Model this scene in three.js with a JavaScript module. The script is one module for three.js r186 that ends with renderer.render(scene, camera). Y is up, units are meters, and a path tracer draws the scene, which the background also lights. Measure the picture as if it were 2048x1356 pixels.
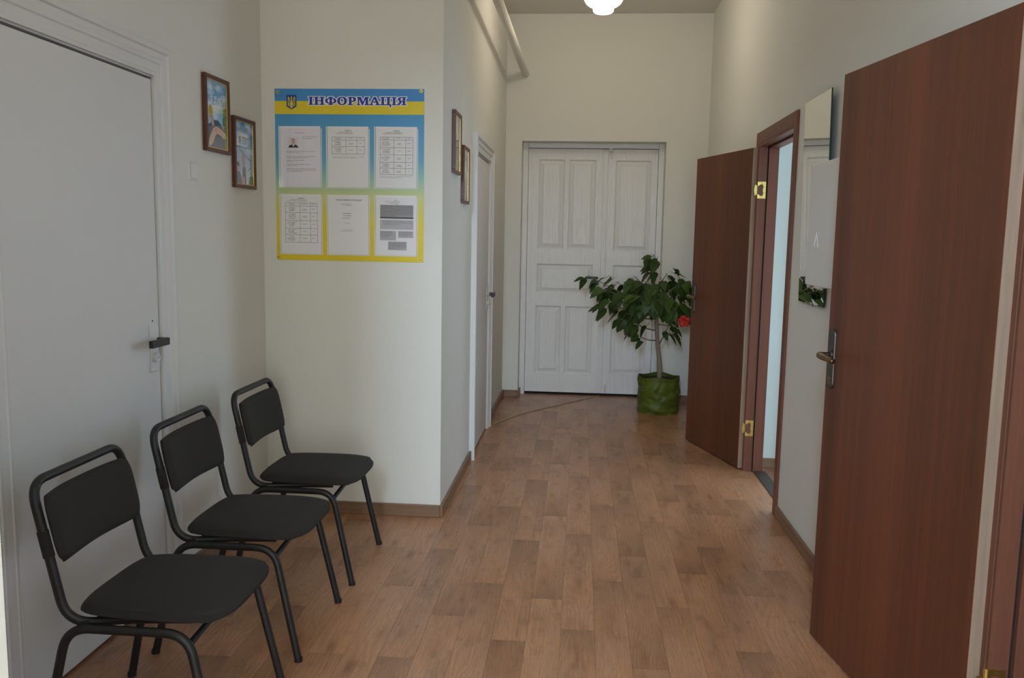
import * as THREE from 'three';
import { RoundedBoxGeometry } from 'three/addons/geometries/RoundedBoxGeometry.js';
import { mergeGeometries } from 'three/addons/utils/BufferGeometryUtils.js';
import { RectAreaLightUniformsLib } from 'three/addons/lights/RectAreaLightUniformsLib.js';

// ---------------------------------------------------------------- camera, sky, daylight, exposure
const scene = new THREE.Scene();
const camera = new THREE.PerspectiveCamera(44.131, 2048 / 1356, 0.05, 60);
camera.position.set(0, 1.43, 0);
camera.rotation.set(-0.11995, 0.0809, 0.01768, 'YXZ');
const renderer = new THREE.WebGLRenderer({ antialias: true });
renderer.toneMapping = THREE.LinearToneMapping;
renderer.toneMappingExposure = 1.0;
renderer.shadowMap.enabled = true;
RectAreaLightUniformsLib.init();
const SKY = new THREE.Color().setRGB(0.74, 0.97, 1.24);
scene.background = SKY.clone().multiplyScalar(2.0);
function unseenLight(x, y, z, tx, ty, tz, w, h, power, color = SKY) {
  const l = new THREE.RectAreaLight(color.clone(), power, w, h);
  l.position.set(x, y, z); l.lookAt(tx, ty, tz); l.name = 'unseenLight'; scene.add(l);
}
unseenLight(4.16, 1.60, -0.85, 0, 1.60, -0.85, 1.20, 1.40, 1.0);    // window_1, out of view, sends weak light through the near doorway
unseenLight(2.20, 1.60, -5.31, 2.20, 1.60, 0, 1.30, 1.40, 6.5);     // window_2, out of view, placed to throw the chair shadows towards the viewer
unseenLight(4.16, 1.60, -4.30, 0, 1.60, -4.30, 1.30, 1.40, 4.2);    // window_4, out of view, placed to light the corridor wall opposite
unseenLight(-0.455, 2.70, 1.96, -0.455, 2.70, 0, 0.39, 0.90, 105);  // window_3, out of view behind the viewer, placed to brighten the notice wall corner
unseenLight(0.25, 1.15, 1.96, 0.25, 1.15, 0, 0.78, 1.88, 10.5, new THREE.Color().setRGB(0.93, 0.94, 0.86)); // window_5, out of view, warm frontal light placed behind the viewer for the notice wall
const LAMP = new THREE.Color().setRGB(1.0, 0.87, 0.66), CORRIDOR_LAMP = 0.84, UNSEEN_HALL_LAMP = 0.65;

// ---------------------------------------------------------------- helpers
function rng(seed) { let s = seed >>> 0; return () => { s = (s + 0x6D2B79F5) >>> 0; let t = s; t = Math.imul(t ^ (t >>> 15), t | 1); t ^= t + Math.imul(t ^ (t >>> 7), t | 61); return ((t ^ (t >>> 14)) >>> 0) / 4294967296; }; }
function hash(x, y, s) { let h = Math.imul(x, 374761393) ^ Math.imul(y, 668265263) ^ Math.imul(s, 1274126177); h = Math.imul(h ^ (h >>> 13), 1274126177); return ((h ^ (h >>> 16)) >>> 0) / 4294967296; }
function vnoise(x, y, s, px = 0, py = 0) {           // value noise, periodic in px / py cells when given
  let xi = Math.floor(x), yi = Math.floor(y); const fx = x - xi, fy = y - yi;
  const u = fx * fx * (3 - 2 * fx), v = fy * fy * (3 - 2 * fy);
  const wx = (i) => px ? ((i % px) + px) % px : i, wy = (i) => py ? ((i % py) + py) % py : i;
  const a = hash(wx(xi), wy(yi), s), b = hash(wx(xi + 1), wy(yi), s), c = hash(wx(xi), wy(yi + 1), s), d = hash(wx(xi + 1), wy(yi + 1), s);
  return a + (b - a) * u + (c - a) * v + (a - b - c + d) * u * v;
}
const clamp = (x, a = 0, b = 1) => Math.min(b, Math.max(a, x));
function texture(w, h, fn, srgb, repeat) {
  const data = new Uint8Array(w * h * 4);
  for (let y = 0; y < h; y++) for (let x = 0; x < w; x++) {
    const c = fn(x / w, y / h), i = (y * w + x) * 4;
    data[i] = clamp(c[0]) * 255; data[i + 1] = clamp(c[1]) * 255; data[i + 2] = clamp(c[2]) * 255; data[i + 3] = 255;
  }
  const t = new THREE.DataTexture(data, w, h); t.magFilter = THREE.LinearFilter; t.minFilter = THREE.LinearMipmapLinearFilter; t.generateMipmaps = true;
  t.wrapS = t.wrapT = THREE.RepeatWrapping; if (srgb) t.colorSpace = THREE.SRGBColorSpace; if (repeat) t.repeat.set(...repeat);
  t.needsUpdate = true; return t;
}
const taken = new Map();
function numbered(n) { const k = taken.get(n) ?? 0; taken.set(n, k + 1); return k ? n + '_' + String(k).padStart(3, '0') : n; }
function tag(o, label, category, group, kind) { o.userData.label = label; o.userData.category = category; if (group) o.userData.group = group; if (kind) o.userData.kind = kind; return o; }
function shadows(o) { o.castShadow = true; o.receiveShadow = true; return o; }
// uv in metres from position and normal; along = axis the grain follows
function metric(g, along = 'y', ox = 0, oy = 0) {
  if (g.index) g = g.toNonIndexed();
  const p = g.attributes.position, n = g.attributes.normal, uv = new Float32Array(p.count * 2);
  for (let i = 0; i < p.count; i++) {
    const x = p.getX(i), y = p.getY(i), z = p.getZ(i), ax = Math.abs(n.getX(i)), ay = Math.abs(n.getY(i)), az = Math.abs(n.getZ(i));
    let a, b;
    if (along === 'y') { if (ay > ax && ay > az) { a = x; b = z; } else { a = ax > az ? z : x; b = y; } }
    else if (along === 'z') { b = z; a = ax > ay ? y : x; if (az > ax && az > ay) { a = x; b = y; } }
    else { b = x; a = ay > az ? z : y; if (ax > ay && ax > az) { a = z; b = y; } }
    uv[i * 2] = a + ox; uv[i * 2 + 1] = b + oy;
  }
  g.setAttribute('uv', new THREE.BufferAttribute(uv, 2)); return g;
}
const strip = (g) => { if (g.index) g = g.toNonIndexed(); for (const k of Object.keys(g.attributes)) if (!['position', 'normal', 'uv'].includes(k)) g.deleteAttribute(k); return g; };
function merge(list) { return list.length === 1 ? list[0] : mergeGeometries(list.map(strip)); }
function box(x0, x1, y0, y1, z0, z1, along = 'y') { if (z1 < z0) [z0, z1] = [z1, z0]; const g = new THREE.BoxGeometry(x1 - x0, y1 - y0, z1 - z0); g.translate((x0 + x1) / 2, (y0 + y1) / 2, (z0 + z1) / 2); return metric(g, along); }
function xform(g, m) {                                // apply a matrix, keeping faces outward when it mirrors
  g.applyMatrix4(m);
  if (m.determinant() < 0) {
    if (g.index) { const a = g.index; for (let i = 0; i < a.count; i += 3) { const k = a.getX(i + 1); a.setX(i + 1, a.getX(i + 2)); a.setX(i + 2, k); } }
    else for (const at of Object.values(g.attributes)) for (let i = 0; i < at.count; i += 3) for (let c = 0; c < at.itemSize; c++) { const k = at.getComponent(i + 1, c); at.setComponent(i + 1, c, at.getComponent(i + 2, c)); at.setComponent(i + 2, c, k); }
  }
  return g;
}
function rbox(x0, x1, y0, y1, z0, z1, r = 0.003, along = 'y', seg = 2) { const g = new RoundedBoxGeometry(x1 - x0, y1 - y0, z1 - z0, seg, r); g.translate((x0 + x1) / 2, (y0 + y1) / 2, (z0 + z1) / 2); return metric(g, along); }
function prism(pts, y0, y1, along = 'y') {             // upright prism over a plan outline of (x, z) points
  const g = new THREE.ExtrudeGeometry(new THREE.Shape(pts.map(([x, z]) => new THREE.Vector2(x, -z))), { depth: y1 - y0, bevelEnabled: false }); g.rotateX(-Math.PI / 2); g.translate(0, y0, 0); return metric(g, along);
}
function cyl(r0, r1, h, x, y, z, axis = 'y', seg = 24) { const g = new THREE.CylinderGeometry(r0, r1, h, seg); if (axis === 'x') g.rotateZ(Math.PI / 2); if (axis === 'z') g.rotateX(Math.PI / 2); g.translate(x, y, z); return g; }
function part(name, geo, mat, parent) { const m = shadows(new THREE.Mesh(Array.isArray(geo) ? merge(geo) : geo, mat)); m.name = name; parent.add(m); return m; }
function single(name, geo, mat, label, category, group, kind) { const m = part(numbered(name), geo, mat, scene); return tag(m, label, category, group, kind); }
function thing(name, label, category, pos = [0, 0, 0], turn = 0, group, kind) { const o = new THREE.Group(); o.name = numbered(name); o.position.set(...pos); o.rotation.y = turn; scene.add(o); return tag(o, label, category, group, kind); }
function roundPath(pts, r, seg = 8) {                // polyline with rounded corners
  const V = pts.map((p) => new THREE.Vector3(...p)), path = new THREE.CurvePath(); let prev = V[0];
  for (let i = 1; i < V.length - 1; i++) {
    const rr = Array.isArray(r) ? r[i - 1] : r, a = V[i].clone().sub(V[i - 1]).normalize(), b = V[i + 1].clone().sub(V[i]).normalize();
    const p = V[i].clone().addScaledVector(a, -rr), q = V[i].clone().addScaledVector(b, rr);
    path.add(new THREE.LineCurve3(prev, p)); path.add(new THREE.QuadraticBezierCurve3(p, V[i], q)); prev = q;
  }
  path.add(new THREE.LineCurve3(prev, V[V.length - 1]));
  const out = []; for (const c of path.curves) { const n = c.isLineCurve3 ? 2 : seg; for (let k = 0; k < n; k++) out.push(c.getPoint(k / n)); }
  out.push(V[V.length - 1]); return out;
}
function sweep(pts, radius, sides = 12, caps = true) { // tube through given points, radius number or function of 0..1
  const P = pts.map((p) => p.isVector3 ? p : new THREE.Vector3(...p)), n = P.length, pos = [], idx = [], uvs = []; let len = 0;
  let T = P[1].clone().sub(P[0]).normalize(), N = Math.abs(T.y) < 0.9 ? new THREE.Vector3(0, 1, 0) : new THREE.Vector3(1, 0, 0); N.addScaledVector(T, -N.dot(T)).normalize();
  for (let i = 0; i < n; i++) {
    const t = i === 0 ? P[1].clone().sub(P[0]) : i === n - 1 ? P[n - 1].clone().sub(P[n - 2]) : P[i + 1].clone().sub(P[i - 1]); t.normalize();
    N.addScaledVector(t, -N.dot(t)).normalize(); const B = t.clone().cross(N); if (i) len += P[i].distanceTo(P[i - 1]);
    const r = typeof radius === 'function' ? radius(i / (n - 1)) : radius;
    for (let k = 0; k <= sides; k++) { const a = k / sides * Math.PI * 2, c = Math.cos(a) * r, s = Math.sin(a) * r; pos.push(P[i].x + N.x * c + B.x * s, P[i].y + N.y * c + B.y * s, P[i].z + N.z * c + B.z * s); uvs.push(k / sides, len); }
  }
  for (let i = 0; i < n - 1; i++) for (let k = 0; k < sides; k++) { const a = i * (sides + 1) + k, b = a + sides + 1; idx.push(a, a + 1, b, b, a + 1, b + 1); }
  if (caps) for (const e of [0, n - 1]) { const c = pos.length / 3; pos.push(P[e].x, P[e].y, P[e].z); uvs.push(0, 0); for (let k = 0; k < sides; k++) { const a = e * (sides + 1) + k; e ? idx.push(c, a, a + 1) : idx.push(c, a + 1, a); } }
  const g = new THREE.BufferGeometry(); g.setAttribute('position', new THREE.Float32BufferAttribute(pos, 3)); g.setAttribute('uv', new THREE.Float32BufferAttribute(uvs, 2)); g.setIndex(idx); g.computeVertexNormals(); return g;
}
function extrudeXY(points, depth, bevel = 0) {
  const s = new THREE.Shape(points.map(([x, y]) => new THREE.Vector2(x, y)));
  return new THREE.ExtrudeGeometry(s, { depth, bevelEnabled: bevel > 0, bevelSize: bevel, bevelThickness: bevel, bevelSegments: 2, curveSegments: 12 });
}
// moulding: profile (w across, d outward) swept along y from y0 to y1, mitred by m0 / m1 (extra length per unit of w)
function moulding(profile, y0, y1, m0 = 0, m1 = 0) {
  const pos = [], n = profile.length, idx = [], uv = [];
  for (let i = 0; i < n; i++) {
    const a = profile[i], b = profile[(i + 1) % n], k = pos.length / 3;
    pos.push(a[0], y0 + m0 * a[0], a[1], b[0], y0 + m0 * b[0], b[1], b[0], y1 + m1 * b[0], b[1], a[0], y1 + m1 * a[0], a[1]);
    uv.push(a[0], y0, b[0], y0, b[0], y1, a[0], y1); idx.push(k, k + 1, k + 2, k, k + 2, k + 3);
  }
  const tri = THREE.ShapeUtils.triangulateShape(profile.map((p) => new THREE.Vector2(...p)), []);
  for (const [y, m, flip] of [[y0, m0, true], [y1, m1, false]]) { const k = pos.length / 3; for (const p of profile) { pos.push(p[0], y + m * p[0], p[1]); uv.push(p[0], p[1]); } for (const t of tri) flip ? idx.push(k + t[0], k + t[2], k + t[1]) : idx.push(k + t[0], k + t[1], k + t[2]); }
  let g = new THREE.BufferGeometry(); g.setAttribute('position', new THREE.Float32BufferAttribute(pos, 3)); g.setAttribute('uv', new THREE.Float32BufferAttribute(uv, 2)); g.setIndex(idx); g = g.toNonIndexed(); g.computeVertexNormals(); return g;
}

// ---------------------------------------------------------------- materials
const plasterBump = texture(512, 512, (u, v) => { let s = 0, a = 0.5, f = 8; for (let i = 0; i < 5; i++) { s += a * vnoise(u * f, v * f, 11 + i, f, f); a *= 0.6; f *= 2; } return [s / 1.3, s / 1.3, s / 1.3]; }, false, [1, 1]);
const std = (o) => new THREE.MeshStandardMaterial(o), lin = (r, g, b) => new THREE.Color().setRGB(r, g, b);
const M = {
  plaster: std({ color: lin(0.76, 0.755, 0.705), roughness: 0.92, bumpMap: plasterBump, bumpScale: 0.0025 }),
  roomPaint: std({ color: lin(0.63, 0.68, 0.63), roughness: 0.9, bumpMap: plasterBump, bumpScale: 0.0015 }),
  ceiling: std({ color: lin(0.72, 0.69, 0.64), roughness: 0.95, bumpMap: plasterBump, bumpScale: 0.001 }),
  enamel: new THREE.MeshPhysicalMaterial({ color: lin(0.72, 0.72, 0.715), roughness: 0.42, bumpMap: plasterBump, bumpScale: 0.0012 }),
  whitePlastic: std({ color: lin(0.78, 0.78, 0.76), roughness: 0.4 }),
  black: std({ color: lin(0.012, 0.012, 0.013), roughness: 0.45 }),
  tube: std({ color: lin(0.012, 0.0125, 0.014), roughness: 0.5 }),
  brass: std({ color: lin(0.83, 0.66, 0.20), roughness: 0.3, metalness: 1 }),
  screwHole: std({ color: lin(0.10, 0.07, 0.02), roughness: 0.6 }),
  bronze: std({ color: lin(0.115, 0.105, 0.098), roughness: 0.42, metalness: 0.9 }),
  bronzeWarm: std({ color: lin(0.22, 0.15, 0.095), roughness: 0.33, metalness: 0.95 }),
  steel: std({ color: lin(0.35, 0.33, 0.3), roughness: 0.4, metalness: 0.9 }),
  dark: std({ color: lin(0.015, 0.013, 0.012), roughness: 0.9 }),
  gold: std({ color: lin(0.75, 0.55, 0.14), roughness: 0.35, metalness: 0.8 }),
  frameWood: std({ color: lin(0.11, 0.035, 0.018), roughness: 0.35 }),
  glass: new THREE.MeshPhysicalMaterial({ color: 0xffffff, roughness: 0.02, transmission: 1, thickness: 0, ior: 1.45 }),
  pocketPlastic: new THREE.MeshPhysicalMaterial({ color: 0xffffff, roughness: 0.06, transmission: 1, thickness: 0, ior: 1.4 }),
  frosted: new THREE.MeshPhysicalMaterial({ color: lin(0.85, 0.78, 0.66), roughness: 0.9, transmission: 0.6, thickness: 0 }),
  mirror: std({ color: lin(0.90, 0.92, 0.90), roughness: 0.0, metalness: 1 }),
  glassEdge: std({ color: lin(0.02, 0.05, 0.045), roughness: 0.15 }),
  soil: std({ color: lin(0.035, 0.022, 0.015), roughness: 1, bumpMap: plasterBump, bumpScale: 0.01 }),
};
const brushBump = texture(512, 512, (u, v) => { const s = 0.6 * vnoise(u * 96, v * 6, 5, 96, 6) + 0.4 * vnoise(u * 24, v * 24, 6, 24, 24); return [s, s, s]; }, false, [2, 2]);
M.brushed = new THREE.MeshPhysicalMaterial({ color: lin(0.79, 0.79, 0.79), roughness: 0.36, bumpMap: brushBump, bumpScale: 0.0025 });
// reddish brown door laminate, grain along v, one tile = 1 m x 2 m
function laminate(seed, base) {
  return texture(1024, 512, (u, v) => {
    const w = u + 0.004 * vnoise(u * 8, v * 4, seed + 9, 8, 4);
    const band = vnoise(w * 12, v * 1, seed, 12, 1), mid = vnoise(w * 60, v * 2, seed + 1, 60, 2), fine = vnoise(w * 340, v * 14, seed + 2, 340, 14), fleck = vnoise(w * 180, v * 40, seed + 3, 180, 40);
    const k = 0.58 + 0.42 * band + 0.30 * mid + 0.14 * fine + 0.10 * fleck;
    return base.map((c, i) => Math.pow(c * k, 1 / 2.2) * (i === 0 ? 1 : 1 - 0.03 * mid));
  }, true, [1, 0.5]);
}
M.doorWood = new THREE.MeshPhysicalMaterial({ map: laminate(21, [0.122, 0.038, 0.016]), roughness: 0.46, specularIntensity: 0.6 });
M.edgeBand = std({ map: laminate(31, [0.36, 0.26, 0.185]), roughness: 0.5 });
M.frameLaminate = new THREE.MeshPhysicalMaterial({ map: laminate(41, [0.155, 0.056, 0.031]), roughness: 0.45, specularIntensity: 0.6 });
M.skirting = std({ map: laminate(51, [0.25, 0.145, 0.082]), roughness: 0.45 });
M.threshold = std({ color: lin(0.05, 0.035, 0.03), roughness: 0.5 });
M.roomFloor = std({ map: laminate(61, [0.30, 0.13, 0.07]), roughness: 0.5 });

// ---------------------------------------------------------------- shell of the place
const A = -1.62, INFO = -4.125, P = -0.69, BACK = -7.47, RW = 1.062, RWO = 1.165, TOP = 3.35;
const structure = (name, geo, mat, label, category) => single(name, geo, mat, label, category, null, 'structure');
structure('wall_left', [prism([[A - 0.1, -3.125], [A - 0.1, -4.125], [A + 0.023, -4.125], [A, -3.2], [A, -3.125]], 0, TOP), box(A - 0.1, A, 2.03, TOP, -2.18, -3.125), box(A - 0.1, A, 0, TOP, -0.82, -2.18), box(A - 0.2, A - 0.1, 0, TOP, -4.245, -0.82)], M.plaster, 'white plastered wall behind the three black chairs', 'wall');
structure('wall_alcove', box(A - 0.2, P - 0.12, 0, TOP, -4.245, INFO), M.plaster, 'white plastered wall carrying the blue and yellow notice board', 'wall');
structure('wall_passage', [box(P - 0.12, P, 0, TOP, -5.31, INFO), box(P - 0.12, P, 1.99, TOP, -6.18, -5.31), box(P - 0.12, P, 0, TOP, -7.66, -6.18), box(P - 0.22, P - 0.12, 0, TOP, -7.66, -4.245)], M.plaster, 'white plastered corridor wall with the narrow white door', 'wall');
structure('wall_back', [box(P - 0.12, -0.547, 0, TOP, -7.66, BACK), box(0.706, RWO, 0, TOP, -7.66, BACK), box(-0.547, 0.706, 2.28, TOP, -7.66, BACK), box(P - 0.22, RWO, 0, TOP, -7.86, -7.72), box(P - 0.22, -0.547, 0, TOP, -7.72, -7.66), box(0.706, RWO, 0, TOP, -7.72, -7.66), box(-0.547, 0.706, 2.28, TOP, -7.72, -7.66)], M.plaster, 'white end wall of the corridor with a recessed double door', 'wall');
structure('wall_right', [box(RW, RWO, 0, TOP, -7.66, -5.29), box(RW, RWO, 2.045, TOP, -5.29, -4.38), box(RW, RWO, 0, TOP, -4.38, -2.145), box(RW, RWO, 2.045, TOP, -2.145, -1.135), box(RW, RWO, 0, TOP, -1.135, 1.2)], M.plaster, 'white corridor wall with two open brown doors', 'wall');
structure('wall_front', [box(A, -0.69, 0, TOP, -0.92, -0.82), box(0.75, RW, 0, TOP, -0.92, -0.82), box(-0.69, 0.75, 2.30, TOP, -0.92, -0.82)], M.plaster, 'mostly unseen white wall around the opening the viewer stands in', 'wall');  // mostly out of view; jamb and lintel cut the light from behind the viewer
structure('wall_unseen_vestibule_left', box(-0.79, -0.69, 0, TOP, -0.82, 2.2), M.plaster, 'unseen white side wall of the vestibule behind the viewer, hall side', 'wall');  // out of view, keeps the rear light inside the vestibule
structure('wall_unseen_vestibule_right', box(0.75, 0.85, 0, TOP, -0.82, 2.2), M.plaster, 'unseen white side wall of the vestibule behind the viewer, room side', 'wall');  // out of view, closes the other side of the lit vestibule
structure('wall_unseen_entrance', [box(-0.69, -0.66, 0, TOP, 2.0, 2.2), box(-0.66, -0.25, 0, 2.2, 2.0, 2.2), box(-0.66, -0.25, 3.2, TOP, 2.0, 2.2), box(-0.25, -0.15, 0, TOP, 2.0, 2.2), box(0.65, 0.75, 0, TOP, 2.0, 2.2), box(-0.15, 0.65, 2.1, TOP, 2.0, 2.2), box(-0.15, 0.65, 0, 0.2, 2.0, 2.2)], M.plaster, 'unseen white end wall of the vestibule with two glazed openings', 'wall');  // out of view; openings placed for the light they send down the hall
structure('wall_room_far', [box(RWO, 1.55, 0, TOP, -5.47, -5.35), box(2.85, 4.2, 0, TOP, -5.47, -5.35), box(1.55, 2.85, 0, 0.9, -5.47, -5.35), box(1.55, 2.85, 2.3, TOP, -5.47, -5.35)], M.roomPaint, 'pale blue white wall seen through the far doorway', 'wall');
structure('wall_room_between', box(RWO, 4.2, 0, TOP, -3.0, -2.9), M.roomPaint, 'pale partition wall between the two side rooms', 'wall');
structure('wall_room_near', box(RWO, 4.2, 0, TOP, 1.1, 1.2), M.roomPaint, 'pale far wall of the near side room', 'wall');
structure('wall_outer', [box(4.2, 4.35, 0, 0.9, -5.47, 1.2), box(4.2, 4.35, 2.3, TOP, -5.47, 1.2), box(4.2, 4.35, 0.9, 2.3, -5.47, -4.95), box(4.2, 4.35, 0.9, 2.3, -3.65, -1.45), box(4.2, 4.35, 0.9, 2.3, -0.25, 1.2)], M.roomPaint, 'outer wall of the side rooms with two windows', 'wall');
structure('ceiling', box(A - 0.2, 4.35, TOP, TOP + 0.15, -7.86, 2.2, 'z'), M.ceiling, 'plain whitewashed ceiling', 'ceiling');

// unseen windows and glazing that light the place: frame, mullion, panes
function windowUnit(name, x, z0, z1, y0, y1, alongX, label, glass = M.glass) {
  const t = thing(name, label, 'window', [0, 0, 0], 0, null, 'structure'), f = 0.06, c = (z0 + z1) / 2;
  const b = (a0, a1, h0, h1, d = 0.03) => alongX ? box(a0, a1, h0, h1, x - d, x + d) : box(x - d, x + d, h0, h1, a0, a1);
  part('frame', [b(z0, z1, y0, y0 + f), b(z0, z1, y1 - f, y1), b(z0, z0 + f, y0 + f, y1 - f), b(z1 - f, z1, y0 + f, y1 - f)], M.whitePlastic, t);
  part('mullion', b(c - 0.04, c + 0.04, y0 + f, y1 - f), M.whitePlastic, t);
  part('pane', b(z0 + f, c - 0.04, y0 + f, y1 - f, 0.003), glass, t);
  part('pane', b(c + 0.04, z1 - f, y0 + f, y1 - f, 0.003), glass, t);
}
windowUnit('window_1', 4.27, -1.45, -0.25, 0.9, 2.3, false, 'unseen white window of the near side room');
windowUnit('window_2', -5.42, 1.55, 2.85, 0.9, 2.3, true, 'unseen white window of the far side room, lighting the chairs');
windowUnit('window_3', 2.1, -0.66, -0.25, 2.2, 3.2, true, 'unseen high narrow window behind the viewer, lighting the notice wall corner');
windowUnit('window_4', 4.27, -4.95, -3.65, 0.9, 2.3, false, 'unseen second white window of the far side room, lighting the corridor wall');
windowUnit('window_5', 2.1, -0.15, 0.65, 0.2, 2.1, true, 'unseen cream glazing behind the viewer, giving warm light to the notice wall', M.frosted);

// floor: screed with printed wood planks, 1.01 m x 0.1235 m, one print per column repeating along the corridor
const COLS = 23, K0 = -13, PW = 0.1235, PX = -0.0395, PL = 1.01;
const jointOf = { '-5': -3.68, '-4': -3.005, '-3': -3.325, '-2': -2.835, '-1': -3.20, 0: -2.947, 1: -3.405, 2: -3.70, 3: -3.18, 4: -3.53, 5: -2.85, 6: -3.33, 7: -2.60, 8: -3.05, '-6': -3.25, '-7': -2.67, '-8': -3.43, '-9': -3.02, '-10': -3.62, '-11': -2.9, '-12': -3.3, '-13': -2.75, 9: -3.42 };
const endDark = { 0: 0, '-1': 1, '-2': 0, '-3': 0, '-4': 1, '-5': 0, 1: 0, 2: 1, 3: 0, 4: 1, 5: 0, 6: 1, 7: 0, 8: 1, '-6': 1, '-7': 0, '-8': 1, '-9': 0, '-10': 0, '-11': 1, '-12': 0, '-13': 1, 9: 0 };
const STR = 12;                                      // distinct prints in the atlas
const floorMap = texture(2048, 1536, (u, v) => {
  const s = Math.min(STR - 1, Math.floor(v * STR)), w = (v * STR - s) * PW, l = u * PL, sd = 100 + s * 17;      // metres across and along
  const flip = s % 2, e = flip ? 1 - u : u;
  const warp = vnoise(l * 3.1, w * 14, sd) * 0.05 + vnoise(l * 9, w * 40, sd + 1) * 0.012;
  const rings = 0.5 + 0.5 * Math.sin((w + warp + 0.35 * Math.pow(vnoise(l * 1.7, w * 6, sd + 2), 2) * 0.3) * 520);
  const fine = vnoise(l * 34, w * 900, sd + 3), pore = vnoise(l * 70, w * 1500, sd + 4), cloud = vnoise(l * 5, w * 16, sd + 5), blot = vnoise(l * 14, w * 34, sd + 6);
  let knot = 0; for (let k = 0; k < 3; k++) { const kx = hash(s, k, 7) * PL, ky = (0.2 + 0.6 * hash(s, k, 8)) * PW, dx = (l - kx) / 0.045, dy = (w - ky) / 0.013, d = dx * dx + dy * dy; knot += Math.exp(-d) * (0.5 + 0.5 * hash(s, k, 9)); }
  const streak = vnoise(l * 9, w * 260, sd + 7), smudge = vnoise(l * 7 + 3, w * 22, sd + 8), crack = vnoise(l * 22, w * 46, sd + 9);
  let k = 0.97 + 0.16 * (hash(s, 3, 3) - 0.5) - 0.17 * rings * (0.25 + 0.75 * cloud) + 0.26 * (cloud - 0.5) + 0.18 * (fine - 0.5) + 0.16 * (streak - 0.5) - (pore > 0.74 ? 0.14 : 0) - 0.22 * knot - (blot > 0.68 ? 0.5 * (blot - 0.68) : 0) - (crack > 0.82 ? 0.9 * (crack - 0.82) : 0);
  k *= 1.08 - 0.30 * Math.exp(-e * 3.6);            // the print is darker at one end of every plank, as on the real covering
  const r = 0.478, g = 0.234 + 0.02 * (smudge - 0.5), b = 0.117 + 0.03 * (smudge - 0.45), warm = 0.9 + 0.12 * k - 0.06 * knot;
  return [Math.pow(r * k, 1 / 2.2), Math.pow(g * k * warm, 1 / 2.2), Math.pow(b * k * warm * warm, 1 / 2.2)];
}, true);
M.plank = std({ map: floorMap, roughness: 0.33 });
const floorBase = structure('floor', box(A - 0.2, 4.35, -0.16, -0.005, -7.86, 2.2, 'z'), M.dark, 'wood plank floor covering in warm oak tones', 'floor');
floorBase.material = std({ color: lin(0.10, 0.06, 0.035), roughness: 0.9 });
{
  const evens = [0, 2, 4, 6, 8, 10], odds = [1, 3, 5, 7, 9, 11]; let ce = 0, co = 0;
  for (let c = 0; c < COLS; c++) {
    const k = K0 + c, x0 = PX + k * PW, x1 = x0 + PW, s = endDark[k] ? odds[co++ % 6] : evens[ce++ % 6], j = jointOf[k];
    for (let n = -12; n < 12; n++) {
      const zn = j + n * PL, zf = zn - PL;              // near and far ends
      const cuts = [zn, zf, -0.92, INFO, BACK, -5.236, -4.427, -2.09, -1.187].filter((z) => z <= zn && z >= zf).sort((p, q) => p - q);
      for (let i = 0; i + 1 < cuts.length; i++) {
        const a = Math.max(cuts[i], -7.66), b = Math.min(cuts[i + 1], 2.0), m = (a + b) / 2, sill = (m > -5.236 && m < -4.427) || (m > -2.09 && m < -1.187) ? 1.113 : RW;
        const [lo, hi] = m > -0.92 ? [-0.69, 0.75] : m > INFO ? [A - 0.06, sill] : m > BACK ? [P, sill] : [-0.547, 0.706], left = Math.max(x0, lo), right = Math.min(x1, hi);
        if (b - a < 0.004 || right - left < 0.004) continue;
        const gap = 0.0003, g = new THREE.BoxGeometry(right - left - 2 * gap, 0.005, b - a - (cuts[i] === zf ? gap : 0) - (cuts[i + 1] === zn ? gap : 0)); g.translate((left + right) / 2, -0.0025, (a + b) / 2);
        const p = g.attributes.position, uv = g.attributes.uv;
        for (let j2 = 0; j2 < p.count; j2++) uv.setXY(j2, clamp((p.getZ(j2) - zf) / PL, 0.001, 0.999), (s + clamp((p.getX(j2) - x0) / PW, 0.02, 0.98)) / STR);
        part('plank', g, M.plank, floorBase);
      }
    }
  }
}
structure('floor_side_rooms', [box(RWO, 4.2, -0.005, 0, -5.35, -3.0, 'z'), box(RWO, 4.2, -0.005, 0, -2.9, 1.1, 'z')], M.roomFloor, 'reddish brown floor inside the side rooms', 'floor');

// skirting boards
const SK = 0.062, ST = 0.016;
function skirt(name, x0, x1, z0, z1, alongX, label) { structure(name, rbox(x0, x1, 0, SK, z0, z1, 0.004, alongX ? 'x' : 'z'), M.skirting, label, 'skirting'); }
structure('baseboard_left', prism([[A + 0.0008, -3.225], [A + 0.0228, INFO + ST], [A + 0.0228 + ST, INFO + ST], [A + ST, -3.225]], 0, SK, 'z'), M.skirting, 'brown skirting board behind the black chairs', 'skirting');
skirt('baseboard_alcove', A + 0.023, P, INFO, INFO + ST, true, 'brown skirting board under the notice board');
skirt('baseboard_passage', P, P + ST, -5.235, INFO + ST, false, 'brown skirting board between the wall corner and the narrow white door');
skirt('baseboard_passage', P, P + ST, BACK, -6.26, false, 'brown skirting board between the narrow white door and the end wall');
skirt('baseboard_back', P + ST, -0.547, BACK, BACK + ST, true, 'short brown skirting board beside the double door');
skirt('baseboard_back', -0.547, -0.547 + ST, -7.615, BACK + ST, false, 'brown skirting board returning into the double door recess');
skirt('baseboard_back', 0.706, RW - ST, BACK, BACK + ST, true, 'brown skirting board behind the potted plant');
skirt('baseboard_right', RW - ST, RW, BACK, -5.35, false, 'brown skirting board behind the far open door');
skirt('baseboard_right', RW - ST, RW, -4.355, -2.225, false, 'brown skirting board under the mirror');
skirt('baseboard_room', RWO, 4.2, -5.35, -5.35 + ST, true, 'brown skirting board inside the far side room');

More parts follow.
